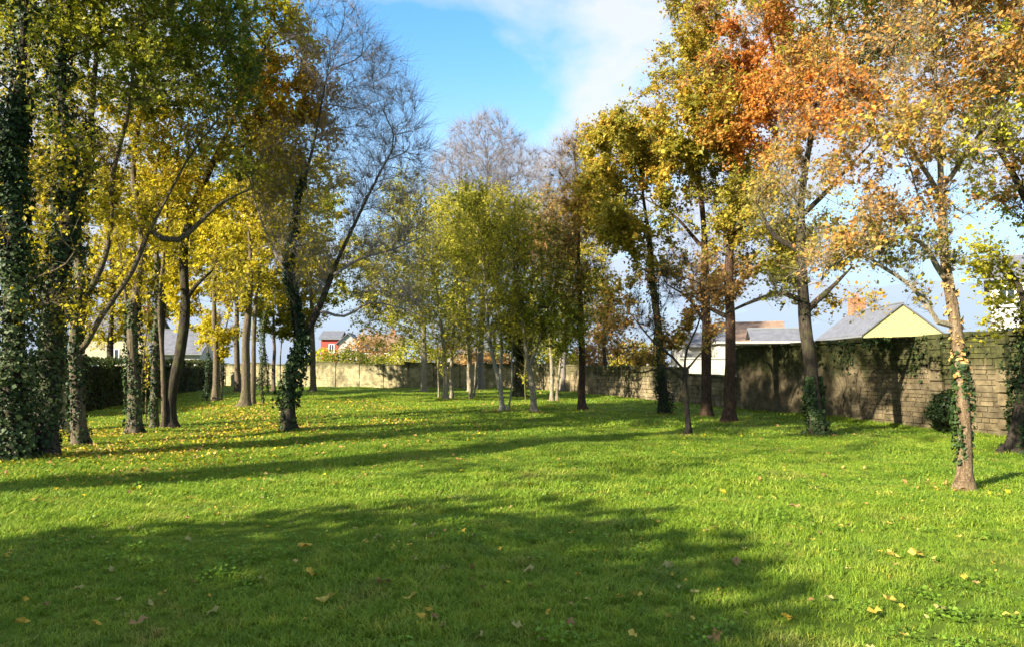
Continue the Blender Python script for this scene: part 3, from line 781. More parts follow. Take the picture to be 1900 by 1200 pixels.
def hedge(name, label, A, B, h, th, n, pal, seed):
    rng = np.random.default_rng(seed); A, B = np.array(A), np.array(B); L = np.linalg.norm(B - A)
    T = thing(name, label, 'hedge', (A[0], A[1], 0), None, math.atan2(B[1] - A[1], B[0] - A[0]))
    p = np.stack([rng.uniform(0, L, n), rng.uniform(-th / 2, th / 2, n), rng.uniform(0.02, h, n)], 1)
    f = rng.uniform(size=n); p[f < 0.65, 1] = -th / 2 * rng.uniform(0.8, 1.05, (f < 0.65).sum()); p[f > 0.72, 2] = h * rng.uniform(0.93, 1.03, (f > 0.72).sum())
    p[:, 1] += 0.14 * wob(p, seed, 1.3); p[:, 2] *= 1 + 0.06 * wob(p, seed + 1, 0.9)
    N = np.where((f < 0.65)[:, None], np.array([0, -1.0, 0.3]), np.array([0, 0, 1.0])) + rng.normal(scale=0.6, size=(n, 3))
    obj('foliage', leaves_mesh('foliage', p, N, 0.15 * rng.uniform(0.6, 1.3, n), pal_color(pal, p, seed, rng), rng, width=0.4), M['leaf'], T)
    obj('woody_core', Boxes().box((0, -th / 2 + 0.22, -0.1), (L, th / 2 - 0.1, h - 0.25)).mesh('woody_core'), M['bark_dark'], T)
hedge('hedge', 'long dark clipped hedge behind the left row of trunks', (-15.2, 22.0), (-24.2, 57.5), 1.95, 1.2, 15000, 'dark', 61)
def pxloc(px, d): c = P(px, 678, d); return (c[0], c[1])
shrub('laurel_shrub', 'rounded dark green laurel above the far wall near the red house', pxloc(640, 62), 2.4, 1.5, 1.55, 2600, 0.22, 'green', 71)
shrub('laurel_shrub', 'yellow green laurel above the far wall left of the dark one', pxloc(592, 63), 1.5, 1.3, 1.7, 1800, 0.22, 'yellowgreen', 72)
shrub('garden_shrub', 'grey green shrub over the far wall in front of cream house', pxloc(705, 66), 1.8, 1.5, 1.35, 1800, 0.2, 'olive', 73)
shrub('garden_shrub', 'small yellow shrub peeping over the far wall left of grey trunk', pxloc(757, 60), 0.9, 0.9, 1.2, 1000, 0.2, 'gold', 74)
shrub('garden_shrub', 'bright yellow shrub behind the wall right of the centre stems', pxloc(1040, 52), 1.3, 1.2, 1.55, 1600, 0.2, 'gold', 75)
shrub('garden_shrub', 'brown hedge shrub behind the far wall in the centre', pxloc(900, 60), 2.6, 1.5, 1.5, 2600, 0.22, 'rust', 76)
shrub('garden_shrub', 'russet shrub beyond the far wall under the bare branches', pxloc(690, 82), 3.6, 2, 2.9, 3200, 0.26, 'rust', 78)
shrub('ivy_bush', 'ivy bush hugging the wall foot behind the near right trunk', (10.85, 17.6), 0.5, 0.4, 0.55, 1500, 0.10, 'ivy', 77)

shrub('shade_caster_thicket', 'broad dense evergreen thicket added out of view at left to shade the foreground', (-10.4, -4.9), 1.7, 9.2, 6.7, 46000, 0.28, 'dark', 79, dome=True)  # unseen thicket, added and shaped so its shadow covers the foreground
for px, d, rx, rz, pal, sd, lab in ((775, 66, 3.0, 2.3, 'olive', 81, 'olive shrub over the far wall behind the sunlit grey trunk'), (845, 70, 3.4, 2.0, 'rust', 82, 'russet shrub over the far wall behind the cluster of grey stems'), (950, 64, 2.6, 2.2, 'dark', 83, 'dark green shrub over the far wall behind the ivy-swathed trunk'),
                                   (1010, 66, 2.8, 2.2, 'olive', 84, 'olive shrub at the corner where the far wall meets the receding wall'), (1105, 56, 2.6, 2.0, 'rust', 85, 'low russet shrub behind the receding wall under the orange gold tree'), (1190, 46, 2.0, 1.6, 'oak', 86, 'mixed shrub behind the receding wall left of the ivy-covered trunk')):
    shrub('garden_shrub', lab, pxloc(px, d), rx, 1.6, rz, 2600, 0.24, pal, sd)

# creeper hanging over the tall wall and weeds along its foot
rc = np.random.default_rng(91)
n = 1100; xs = rc.normal(7.2, 1.5, n); zs = 2.50 - np.abs(rc.normal(0, 0.34, n)) * (1 + 0.7 * np.sin(xs * 2.3)); ok = (zs > 0.9) & (xs > 3.5) & (xs < 11.5); xs, zs = xs[ok], zs[ok]; n = len(xs)
gapn = wob(np.stack([xs, xs * 0, zs * 1.4], 1), 17, 2.0) > -0.25; xs, zs = xs[gapn], zs[gapn]; n = len(xs)
C = np.stack([xs, -0.05 - rc.uniform(0, 0.10, n), zs], 1)
cr = thing('wall_creeper', 'dark ivy creeper hanging over the top of the tall stone wall', 'ivy', (PA[0], PA[1], 0), None, rz1)
obj('foliage', leaves_mesh('foliage', C, np.array([0, -1.0, 0.3]) + rc.normal(scale=0.5, size=(n, 3)), 0.06 * np.clip(rc.lognormal(0, 0.35, n), 0.4, 2), pal_color('ivy', C, 5, rc), rc, width=0.46), M['ivy_leaf'], cr)
ch = []
for k in range(16):
    x0 = rc.normal(7.2, 1.3); t = np.linspace(0, 1, 6)[:, None]; ch.append((np.concatenate([x0 + 0.25 * np.sin(t * 5 + k), -0.035 + t * 0, 0.2 + 2.2 * t], 1), np.linspace(0.014, 0.006, 6)))
Vv, Ff = tubes(ch, 4); obj('stems', mk_mesh('stems', Vv, [Ff], True), M['bark_mid'], cr, 'stuff')
# ------------------------------------------------------------------ trees
# crown blobs: (px, py, rx px, ry px, depth offset m, depth radius m, leaf palette, leaf density)
LEFT = 'trees of the left row'; RIGHT = 'trees of the right row'; MID = 'trees in the middle of the lawn'; FAR = 'trees at the far end'
build_tree('ivy_covered_tree', 'huge dark tree wrapped in thick ivy at the left edge', (22, 858),
    [('T', [(30, 600), (28, 300), (48, 0), (70, -260)], ), ('T', [(78, 850), (105, 560, 0.3), (128, 330, 0.5), (118, 100, 0.3), (160, -200, 0.2)])],
    [(60, 60, 210, 230, 0.3, 2.4, 'olive', 0.9), (40, 420, 120, 170, -0.2, 1.6, 'gold', 0.55), (120, -190, 280, 160, 0, 2.8, 'olive', 1), (-160, 150, 200, 300, 0, 2.6, 'green', 1), (190, 210, 120, 140, 1.0, 2, 'olive', 0.8), (40, 330, 150, 120, 0.8, 1.5, 'gold', 0.6)],
    101, r=0.21, bark='bark_dark', twig_bark='bark_mid', n_attr=900, n_twig=4200, n_leaf=22000, leaf=0.085, step=0.28, twig_len=0.5,
    ivy=[(0, 0.0, 6.5, 0.22, 8500, 'ivy'), (1, 0.0, 6.2, 0.10, 3800, 'ivy'), (0, 5.0, 9.0, 0.26, 1500, 'ivy'), (1, 4.0, 8.0, 0.28, 1700, 'ivy')], group=LEFT, ivy_leaf=0.06)
build_tree('ivy_covered_tree', 'pale stubby trunk just right of the huge ivy tree, set back', (106, 800),
    [('T', [(104, 700), (100, 620), (96, 470), (104, 250), (120, 40)])],
    [(110, 260, 150, 190, 0.4, 2.4, 'gold', 0.8), (170, 40, 160, 160, 0.8, 2.4, 'olive', 0.9), (70, 470, 80, 100, 0.4, 1.6, 'gold', 0.7)],
    102, r=0.25, bark='bark_pale', n_attr=600, n_twig=2500, n_leaf=12000, leaf=0.10, ivy=[(0, 1.2, 6.5, 0.15, 2600, 'ivy')], group=LEFT)
build_tree('forked_tree', 'forked tree with pale ivy-stemmed trunk and dark limb rising right', (150, 829),
    [('T', [(143, 740), (140, 640), (150, 560), (138, 420), (165, 230), (185, 30), (200, -180)]),
     ('L', [(146, 660), (176, 610), (214, 552), (246, 500), (276, 430), (330, 330), (400, 230)]), ('L', [(148, 575), (178, 520), (200, 440), (210, 330), (240, 200), (250, 40)]),
     ('L', [(276, 430), (330, 445), (400, 380), (470, 350)])],
    [(260, 70, 210, 130, 0, 2.2, 'green', 1.1), (370, 190, 110, 110, 0.2, 1.6, 'olive', 0.8), (150, 330, 120, 120, 0, 1.6, 'gold', 0.5), (260, -150, 260, 110, 0, 2.6, 'green', 1), (400, 90, 90, 130, -0.4, 1.3, 'green', 1.3), (150, 590, 60, 50, -0.3, 0.8, 'gold', 0.6)],
    103, r=0.15, bark='bark_mid', n_attr=1000, n_twig=4600, n_leaf=23000, leaf=0.095, step=0.26, ivy=[(0, 0.1, 3.0, 0.05, 900, 'ivy'), (0, 3.0, 7.0, 0.20, 1700, 'ivy')], group=LEFT, ivy_leaf=0.06)
build_tree('stem_clump_tree', 'clump of five ivy-dressed stems standing left of the leaning trunk', (250, 806),
    [('T', [(247, 700), (250, 600), (262, 470), (250, 300), (290, 120)]), ('T', [(286, 797), (287, 650), (292, 520), (285, 350), (330, 150)]), ('T', [(270, 788), (268, 650), (240, 540), (225, 420)]), ('T', [(301, 797), (303, 680), (300, 560), (312, 420), (300, 300)]), ('T', [(263, 795), (266, 700), (275, 580), (265, 450)]),
     ('L', [(250, 610), (238, 560), (226, 470)])],
    [(290, 290, 150, 150, 0.2, 2.2, 'gold', 0.7), (330, 130, 150, 130, 0.3, 2.2, 'green', 0.9), (260, 440, 120, 90, 0.2, 1.8, 'yellow', 0.35), (330, -80, 200, 120, 0.2, 2.4, 'olive', 1)],
    104, r=0.15, bark='bark_mid', n_attr=800, n_twig=3200, n_leaf=17000, leaf=0.10, ivy=[(0, 0.1, 3.4, 0.08, 1300, 'ivy'), (1, 0.1, 4.5, 0.045, 900, 'ivy')], group=LEFT)
build_tree('leaning_tree', 'slender dark trunk leaning right, with golden brown crown', (317, 796),
    [('T', [(322, 730), (336, 650), (345, 570), (341, 480), (352, 410), (400, 300), (450, 200), (500, 90)]), ('L', [(343, 560), (365, 530), (392, 505)]), ('L', [(352, 410), (330, 320), (345, 200)]),
     ('L', [(400, 300), (470, 262), (540, 240)])],
    [(525, 185, 95, 85, 0, 1.5, 'goldbrown', 1.2), (545, 60, 75, 80, 0, 1.3, 'gold', 1.1), (470, 60, 100, 90, 0, 1.7, 'olive', 0.9), (480, 320, 110, 90, 0.2, 1.6, 'gold', 0.5), (490, -70, 120, 90, 0, 1.7, 'gold', 1), (590, 170, 40, 70, 0, 1, 'goldbrown', 0.8)],
    105, r=0.15, bark='bark_dark', twig_bark='bark_mid', n_attr=1000, n_twig=4400, n_leaf=19000, leaf=0.10, step=0.28, group=LEFT)
build_tree('yellow_maple', 'bright yellow maple behind the forked tree at left', (205, 742),
    [('T', [(206, 640), (212, 540), (200, 420), (215, 330)])],
    [(215, 520, 62, 105, 0, 1.9, 'yellow', 1.2), (150, 420, 80, 90, 0.4, 1.9, 'yellow', 0.9), (250, 400, 80, 90, 0.3, 2.0, 'yellow', 1)],
    106, r=0.16, bark='bark_dark', n_attr=500, n_twig=2200, n_leaf=15000, leaf=0.15, group=LEFT, step=0.34)
build_tree('yellow_maple', 'bright yellow maple with ivy foot right of the leaning trunk', (400, 746),
    [('T', [(402, 660), (398, 560), (405, 450), (400, 370)]), ('T', [(410, 744), (411, 660), (430, 560)]), ('T', [(382, 745), (384, 660), (370, 560)])],
    [(400, 600, 48, 62, -0.3, 1.5, 'yellow', 1.4), (430, 410, 75, 70, -0.5, 1.9, 'yellow', 1.2), (360, 480, 75, 80, 0.2, 2, 'yellow', 0.8), (420, 520, 60, 60, 0, 1.6, 'gold', 0.8)],
    107, r=0.16, bark='bark_mid', n_attr=600, n_twig=2600, n_leaf=17000, leaf=0.15, step=0.34, clear=1.2, ivy=[(2, 0, 2.2, 0.18, 900, 'ivy')], group=LEFT)
build_tree('stem_clump_tree', 'clump of tall pale stems standing behind the leaning trunk row', (453, 756),
    [('T', [(456, 680), (460, 600), (466, 480), (455, 350)]), ('T', [(468, 752), (472, 660), (478, 520), (500, 390)]), ('T', [(486, 748), (486, 650), (500, 540), (540, 400)])],
    [(530, 400, 85, 100, 0.3, 2.2, 'gold', 0.8), (470, 500, 80, 90, 0.3, 2.2, 'gold', 0.7), (570, 320, 70, 70, 0.2, 1.9, 'gold', 0.8), (500, 300, 90, 70, 0.2, 2.2, 'gold', 0.6)],
    108, r=0.19, bark='bark_mid', n_attr=700, n_twig=3000, n_leaf=15000, leaf=0.13, step=0.34, ivy=[(2, 0.1, 4.5, 0.14, 1400, 'ivy')], group=LEFT)
build_tree('slim_tree', 'slim ivy-footed stems at the far end of the left row', (506, 727),
    [('T', [(508, 640), (506, 560), (500, 480)]), ('T', [(518, 724), (522, 640), (530, 560)]), ('T', [(497, 728), (492, 650), (480, 580)])],
    [(505, 520, 62, 80, 0, 2.4, 'olive', 0.9), (560, 560, 50, 60, 1, 2.2, 'gold', 0.6)],
    109, r=0.13, bark='bark_mid', n_attr=350, n_twig=1600, n_leaf=8000, leaf=0.17, step=0.42, ivy=[(2, 0, 3, 0.16, 700, 'ivy')], group=LEFT)
build_tree('bare_tree', 'dark ivy-clad tree with bare branches fanning over the lawn', (536, 803),
    [('T', [(537, 740), (541, 690), (556, 640), (548, 560), (540, 480), (556, 370), (590, 240), (612, 110)]),
     ('L', [(552, 655), (574, 610), (596, 560), (622, 490), (660, 410), (700, 330), (735, 265)]),
     ('L', [(590, 570), (640, 585), (690, 560), (745, 572), (790, 590)]), ('L', [(612, 515), (670, 480), (730, 465), (790, 440)]), ('L', [(545, 520), (510, 470), (480, 400), (460, 330)])],
    [(690, 240, 100, 170, 0, 2.0, 'olive', 0), (715, 430, 85, 100, 0, 1.6, 'olive', 0.02), (625, 100, 70, 110, 0, 1.5, 'gold', 0), (745, 330, 60, 100, 0, 1.5, 'olive', 0), (750, 550, 45, 40, 0, 1.0, 'olive', 0.06), (530, 330, 75, 110, 0.4, 1.4, 'gold', 0.5), (555, 450, 50, 90, 0, 1, 'gold', 0.3)],
    110, r=0.165, limb=0.26, bark='bark_dark', twig_bark='bark_lilac', n_attr=2100, n_twig=8500, n_leaf=2600, leaf=0.10, step=0.24, tip=0.0042, twig_len=0.85, twig_two=True, up=0.14, jit=0.13, inert=0.7, clump=False,
    ivy=[(0, 0.7, 3.2, 0.16, 2600, 'ivy'), (0, 3.2, 6.5, 0.10, 1500, 'ivy'), (0, 0.0, 0.8, 0.03, 250, 'ivy')], group=LEFT, ivy_leaf=0.065)
# centre
build_tree('willow_like_tree', 'pale yellow green tree far back in the centre left', (785, 727),
    [('T', [(786, 660), (784, 560), (775, 450), (780, 380)])],
    [(770, 400, 60, 85, 0, 2.8, 'yellowgreen', 1.3), (740, 540, 80, 90, 0, 2.8, 'yellowgreen', 1.0), (835, 430, 60, 90, 1, 2.4, 'yellowgreen', 0.8), (720, 600, 70, 50, 1, 2.4, 'yellowgreen', 0.7), (690, 480, 60, 70, 1, 2.4, 'yellowgreen', 0.6)],
    120, r=0.2, bark='bark_pale', twig_bark='bark_olive', n_attr=1000, n_twig=5000, n_leaf=10500, leaf=0.18, twig_len=0.9, step=0.40, up=0.3, clump=False, leaf_fill=1.0, group=FAR)
build_tree('stem_clump_tree', 'cluster of four grey stems with olive foliage in the centre', (827, 743),
    [('T', [(826, 690), (818, 600), (806, 500), (800, 430)]), ('T', [(814, 738), (812, 660), (795, 560), (770, 470)]), ('T', [(838, 741), (839, 670), (846, 580), (850, 470)]), ('T', [(820, 736), (826, 660), (835, 560)])],
    [(820, 540, 85, 95, 0, 2.3, 'olive', 0.8), (755, 500, 75, 85, 0, 2, 'yellowgreen', 0.7), (860, 450, 75, 95, 0, 2, 'yellowgreen', 0.7), (790, 610, 70, 50, 0, 1.6, 'olive', 0.8), (850, 620, 50, 45, 0, 1.5, 'yellowgreen', 0.7)],
    121, r=0.12, bark='bark_pale', twig_bark='bark_olive', n_attr=800, n_twig=4600, n_leaf=8500, leaf=0.12, twig_len=0.8, step=0.34, up=0.25, clear=1.1, clump=False, leaf_fill=1.0, group=MID)
build_tree('white_stem_tree', 'young tree with three spreading white stems in the centre', (931, 764),
    [('T', [(924, 710), (911, 640), (903, 560), (893, 470), (880, 380)]), ('T', [(936, 762), (931, 700), (930, 630), (921, 560), (925, 450)]), ('T', [(943, 764), (951, 720), (951, 650), (960, 560)])],
    [(890, 450, 62, 100, 0, 1.7, 'yellowgreen', 0.9), (940, 470, 50, 90, 0, 1.6, 'yellowgreen', 0.7), (885, 590, 60, 60, 0, 1.4, 'yellowgreen', 0.7), (940, 610, 40, 50, 0, 1.2, 'yellowgreen', 0.5)],
    122, r=0.085, bark='bark_white', twig_bark='bark_olive', n_attr=700, n_twig=3800, n_leaf=7500, leaf=0.11, twig_len=0.75, step=0.30, up=0.35, tip=0.005, clear=1.8, clump=False, leaf_fill=1.0, group=MID)
build_tree('slim_tree', 'slim mossy tree leaning left beside the white stems', (993, 767),
    [('T', [(990, 720), (980, 670), (969, 600), (955, 500), (945, 420)]), ('T', [(978, 748), (976, 680), (985, 600), (1000, 500)]), ('L', [(982, 680), (1000, 630), (1020, 560)])],
    [(960, 480, 60, 100, 0, 1.8, 'yellowgreen', 0.7), (1010, 520, 55, 90, 0, 1.8, 'olive', 0.8), (1025, 600, 55, 60, 0, 1.4, 'olive', 0.9), (1040, 500, 45, 80, 0, 1.4, 'mixed', 0.7)],
    123, r=0.11, bark='bark_pale', twig_bark='bark_olive', n_attr=750, n_twig=3800, n_leaf=8000, leaf=0.11, twig_len=0.75, step=0.30, up=0.3, clear=1.8, clump=False, leaf_fill=1.0, group=MID)
build_tree('straight_tree', 'straight brown trunk with sparse russet crown right of the centre stems', (1081, 764),
    [('T', [(1080, 680), (1077, 580), (1074, 470), (1070, 350), (1062, 270)])],
    [(1060, 420, 58, 85, 0, 1.8, 'rust', 0.5), (1085, 560, 50, 80, 0, 1.5, 'gold', 0.3), (1055, 310, 45, 60, 0, 1.4, 'rust', 0.05), (1030, 520, 40, 70, 0, 1.4, 'rust', 0.4)],
    124, r=0.145, bark='bark_red', twig_bark='bark_mid', n_attr=750, n_twig=4200, n_leaf=4000, leaf=0.10, step=0.30, up=0.3, twig_two=True, group=MID)
build_tree('ivy_stump_tree', 'dark ivy-swathed trunk standing behind the slim centre trees', (962, 736),
    [('T', [(963, 690), (960, 600), (955, 520)])], [(958, 590, 38, 75, 0, 1.4, 'dark', 1.2), (975, 640, 25, 40, 0, 1, 'dark', 1)],
    125, r=0.28, bark='bark_dark', n_attr=250, n_twig=1100, n_leaf=6000, leaf=0.16, step=0.4, clear=1.0, ivy=[(0, 0, 3.5, 0.25, 1200, 'ivy')], group=FAR)
build_tree('bare_tree', 'tall bare tree with pale twigs topping the centre', (893, 724),
    [('T', [(893, 640), (897, 520), (903, 400), (905, 290)]), ('L', [(895, 560), (870, 460), (850, 350)]), ('L', [(896, 540), (930, 440), (945, 340)])],
    [(900, 310, 80, 100, 0, 3.0, 'rust', 0), (850, 350, 60, 95, 0, 2.4, 'rust', 0), (955, 350, 60, 95, 0, 2.4, 'rust', 0), (900, 470, 90, 70, 0, 3, 'yellowgreen', 0.6)],
    126, r=0.22, bark='bark_grey', twig_bark='bark_lilac', n_attr=2300, n_twig=19000, n_leaf=2500, leaf=0.16, step=0.36, tip=0.008, twig_len=1.2, up=0.5, twig_two=False, clump=False, group=FAR)
build_tree('bare_tree', 'slender bare tree with whitish twigs left of the big oaks', (1045, 727),
    [('T', [(1048, 640), (1052, 520), (1050, 400), (1042, 300)]), ('L', [(1052, 540), (1085, 440), (1100, 380)])],
    [(1045, 340, 50, 95, 0, 2.2, 'rust', 0), (1085, 400, 45, 90, 0, 2, 'rust', 0), (1030, 470, 50, 70, 0, 2.2, 'rust', 0.5)],
    127, r=0.17, bark='bark_grey', twig_bark='bark_lilac', n_attr=1000, n_twig=10000, n_leaf=3000, leaf=0.16, step=0.36, tip=0.008, twig_len=1.1, up=0.5, twig_two=False, clump=False, group=FAR)
build_tree('columnar_tree', 'narrow orange gold tree by the receding wall', (1122, 731),
    [('T', [(1122, 640), (1120, 540), (1116, 440)])], [(1118, 530, 30, 85, 0, 1.4, 'gold', 1.1), (1125, 620, 34, 50, 0, 1.3, 'mixed', 0.8), (1105, 470, 26, 60, 0, 1.2, 'gold', 0.7)],
    128, r=0.13, bark='bark_dark', n_attr=380, n_twig=1800, n_leaf=5200, leaf=0.14, step=0.36, up=0.3, clear=1.2, group=FAR)
build_tree('willow_like_tree', 'olive tree filling the gap behind the white stems', (872, 727),
    [('T', [(870, 650), (866, 560), (860, 470)])], [(850, 500, 75, 110, 0, 2.6, 'yellowgreen', 1), (905, 590, 70, 70, 0, 2.4, 'olive', 0.9), (990, 460, 85, 110, 1.5, 2.6, 'olive', 1), (920, 410, 80, 70, 1.5, 2.6, 'yellowgreen', 1), (1010, 600, 65, 70, 1, 2.4, 'olive', 0.9), (830, 610, 70, 50, 1, 2.4, 'yellowgreen', 0.9), (1040, 420, 60, 70, 1, 2.4, 'mixed', 0.8), (1070, 560, 50, 80, 1, 2, 'olive', 0.8)],
    129, r=0.18, bark='bark_pale', twig_bark='bark_olive', n_attr=1100, n_twig=5200, n_leaf=10500, leaf=0.17, twig_len=0.9, step=0.40, up=0.3, clump=False, leaf_fill=1.0, group=FAR)
# right row
build_tree('ivy_covered_tree', 'straight ivy-covered trunk left of the young oak', (1232, 768),
    [('T', [(1229, 700), (1220, 600), (1208, 480), (1198, 380), (1190, 300)])],
    [(1130, 350, 80, 100, 0, 2.0, 'oak', 1.0), (1170, 250, 70, 70, 0, 2.0, 'oak', 0.9), (1175, 430, 60, 60, 0, 1.6, 'oak', 0.7), (1110, 290, 45, 45, 0, 1.4, 'oak', 0.9)],
    130, r=0.17, bark='bark_dark', n_attr=700, n_twig=3000, n_leaf=15000, leaf=0.11, step=0.32, ivy=[(0, 0.1, 5.0, 0.17, 3200, 'ivy')], group=RIGHT)
build_tree('young_oak', 'small young oak with forked limbs and thin russet leaves', (1277, 807),
    [('T', [(1274, 750), (1271, 690), (1275, 650), (1290, 610), (1302, 560), (1310, 500)]), ('L', [(1271, 700), (1235, 680), (1190, 690), (1150, 672)]), ('L', [(1272, 690), (1248, 660), (1210, 630), (1170, 580)]), ('L', [(1273, 692), (1295, 665), (1320, 640)])],
    [(1205, 560, 80, 55, 0, 1.1, 'mixed', 0.9), (1150, 620, 60, 45, 0, 1, 'mixed', 0.7), (1260, 520, 65, 45, 0, 1, 'rust', 0.7), (1150, 530, 50, 40, 0.2, 1, 'oak', 0.8), (1320, 560, 30, 40, 0, 0.7, 'rust', 0.4)],
    131, r=0.066, bark='bark_dark', n_attr=600, n_twig=2200, n_leaf=3000, leaf=0.09, step=0.20, up=0.0, tip=0.005, twig_len=0.42, clear=1.3, group=RIGHT)
build_tree('oak_tree', 'tall straight oak, left of the twin trunks by the low wall', (1311, 776),
    [('T', [(1311, 700), (1310, 600), (1306, 480), (1300, 360), (1290, 220), (1290, 60)]), ('L', [(1306, 600), (1275, 555), (1235, 530)]), ('L', [(1306, 460), (1250, 400), (1200, 370)])],
    [(1275, 230, 110, 120, 0, 2.6, 'oak', 1.2), (1200, 300, 90, 90, -0.2, 2.2, 'oak', 1.1), (1290, 90, 75, 75, 0, 2, 'oak', 1), (1220, 420, 110, 70, 0, 2, 'oak', 0.85), (1130, 380, 60, 70, -0.3, 1.6, 'oak', 0.8), (1350, 330, 90, 110, 0.3, 2.4, 'oak', 0.7), (1330, -40, 110, 80, 0, 2.4, 'oak', 1), (1290, 490, 110, 65, 0, 1.8, 'oak', 0.6)],
    132, r=0.17, bark='bark_red', twig_bark='bark_mid', n_attr=1300, n_twig=6000, n_leaf=42000, leaf=0.12, step=0.32, group=RIGHT)
build_tree('oak_tree', 'tall straight oak with orange top, right of the twin trunks', (1354, 785),
    [('T', [(1354, 700), (1352, 600), (1352, 480), (1365, 340), (1400, 200), (1420, 40)]), ('L', [(1352, 590), (1300, 568), (1260, 585)]), ('L', [(1356, 440), (1420, 380), (1460, 330)])],
    [(1410, 125, 95, 90, -1.2, 1.9, 'orange', 1.5), (1395, 235, 85, 65, -1.2, 1.8, 'orange', 1.1), (1340, 190, 60, 90, -0.2, 1.8, 'oak', 0.9), (1400, 380, 90, 90, 0.3, 2.2, 'oak', 0.5), (1420, 0, 110, 70, 0, 2.2, 'rust', 0.9), (1340, 500, 60, 60, 0, 1.4, 'rust', 0.4), (1480, 220, 50, 70, -0.3, 1.4, 'orange', 0.7), (1410, 470, 90, 60, 0, 1.6, 'oak', 0.6)],
    133, r=0.17, bark='bark_red', twig_bark='bark_tan', n_attr=1300, n_twig=6000, n_leaf=34000, leaf=0.115, step=0.31, group=RIGHT)
build_tree('oak_tree', 'dark trunk with ivy boot in front of the tall stone wall', (1517, 810),
    [('T', [(1512, 730), (1500, 640), (1493, 560), (1484, 430), (1500, 280), (1530, 120), (1550, -60)]),
     ('L', [(1492, 566), (1455, 545), (1400, 556), (1345, 580)]), ('L', [(1494, 575), (1530, 545), (1580, 500)]), ('L', [(1486, 470), (1440, 440), (1410, 380)]), ('L', [(1488, 400), (1550, 340), (1610, 270)])],
    [(1570, 130, 115, 100, 0, 2.0, 'mixed', 0.6), (1530, 190, 90, 80, 0, 1.6, 'orange', 0.55), (1480, 300, 80, 90, 0, 1.6, 'mixed', 0.6), (1440, 540, 65, 35, 0, 1, 'oak', 0.55), (1570, 560, 55, 60, -0.2, 1, 'oak', 0.5), (1560, -40, 160, 100, 0, 2.2, 'olive', 1), (1470, 430, 90, 70, 0, 1.3, 'oak', 0.6), (1560, 430, 80, 60, 0, 1.3, 'oak', 0.5), (1640, 60, 80, 90, 0, 1.8, 'green', 0.8)],
    134, r=0.17, bark='bark_dark', twig_bark='bark_pale', n_attr=1300, n_twig=5600, n_leaf=21000, leaf=0.10, step=0.27, ivy=[(0, 0.0, 1.35, 0.10, 2600, 'ivy')], group=RIGHT, ivy_leaf=0.06, clear=2.6)
build_tree('spreading_tree', 'nearest right tree with reddish ivy-speckled trunk and arching bare limb', (1790, 908),
    [('T', [(1792, 830), (1786, 730), (1779, 640), (1768, 560), (1757, 480), (1752, 380), (1745, 260), (1735, 120), (1740, -60)]),
     ('L', [(1752, 620), (1725, 570), (1690, 525), (1640, 492), (1600, 470), (1550, 490), (1530, 520)]), ('L', [(1755, 520), (1730, 470), (1690, 440), (1640, 450), (1610, 480)]), ('L', [(1752, 380), (1700, 300), (1640, 230), (1560, 180)]),
     ('L', [(1750, 350), (1800, 270), (1860, 190), (1900, 120)]), ('L', [(1768, 555), (1740, 420), (1700, 360)])],
    [(1680, 120, 130, 95, 0.2, 1.1, 'mixed', 0.7), (1760, 190, 80, 60, 0, 0.9, 'orange', 0.5), (1780, 110, 120, 110, 0.2, 1.1, 'mixed', 0.8), (1650, 270, 110, 70, 0, 1, 'mixed', 0.5), (1800, 270, 90, 80, 0.2, 1, 'yellowgreen', 0.5), (1620, 420, 70, 50, 0, 0.8, 'rust', 0.25), (1700, 380, 90, 60, 0, 0.8, 'mixed', 0.35), (1740, -90, 200, 110, 0.2, 1.4, 'mixed', 1), (1560, 200, 60, 60, 0, 0.8, 'orange', 0.5), (1560, 470, 80, 60, 0, 0.9, 'mixed', 0.3), (1660, 470, 80, 50, 0, 0.9, 'oak', 0.3)],
    135, r=0.092, bark='bark_tan', twig_bark='bark_pale', n_attr=1600, n_twig=7000, n_leaf=21000, leaf=0.07, step=0.17, tip=0.004, twig_len=0.36, twig_two=True, up=0.05,
    ivy=[(0, 0.35, 1.9, 0.06, 700, 'ivy'), (0, 0.9, 1.3, 0.20, 700, 'ivy'), (0, 0.0, 0.3, 0.05, 160, 'ivy'), (0, 1.5, 4.5, 0.03, 260, 'rust')], group=RIGHT, ivy_leaf=0.05, clear=2.2)
build_tree('ivy_covered_tree', 'dark ivy-covered trunk cut off by the right edge', (1892, 842),
    [('T', [(1908, 740), (1925, 600), (1930, 400), (1915, 200), (1890, 0)]), ('L', [(1915, 640), (1900, 560), (1880, 520)]), ('L', [(1930, 420), (1880, 320), (1840, 260)])],
    [(1880, 60, 110, 130, 0, 1.8, 'olive', 0.9), (1960, 250, 120, 180, 0, 1.8, 'olive', 0.9), (1895, 590, 55, 50, -0.3, 0.9, 'yellowgreen', 1.1), (1870, 490, 50, 30, -0.2, 0.8, 'yellowgreen', 0.9), (1880, 330, 60, 60, 0, 1, 'mixed', 0.6), (1900, -130, 200, 120, 0, 2, 'olive', 1)],
    136, r=0.21, bark='bark_dark', n_attr=800, n_twig=3600, n_leaf=18000, leaf=0.09, step=0.26, clear=1.9, ivy=[(0, 0.0, 5.0, 0.24, 4200, 'ivy')], group=RIGHT, ivy_leaf=0.06)

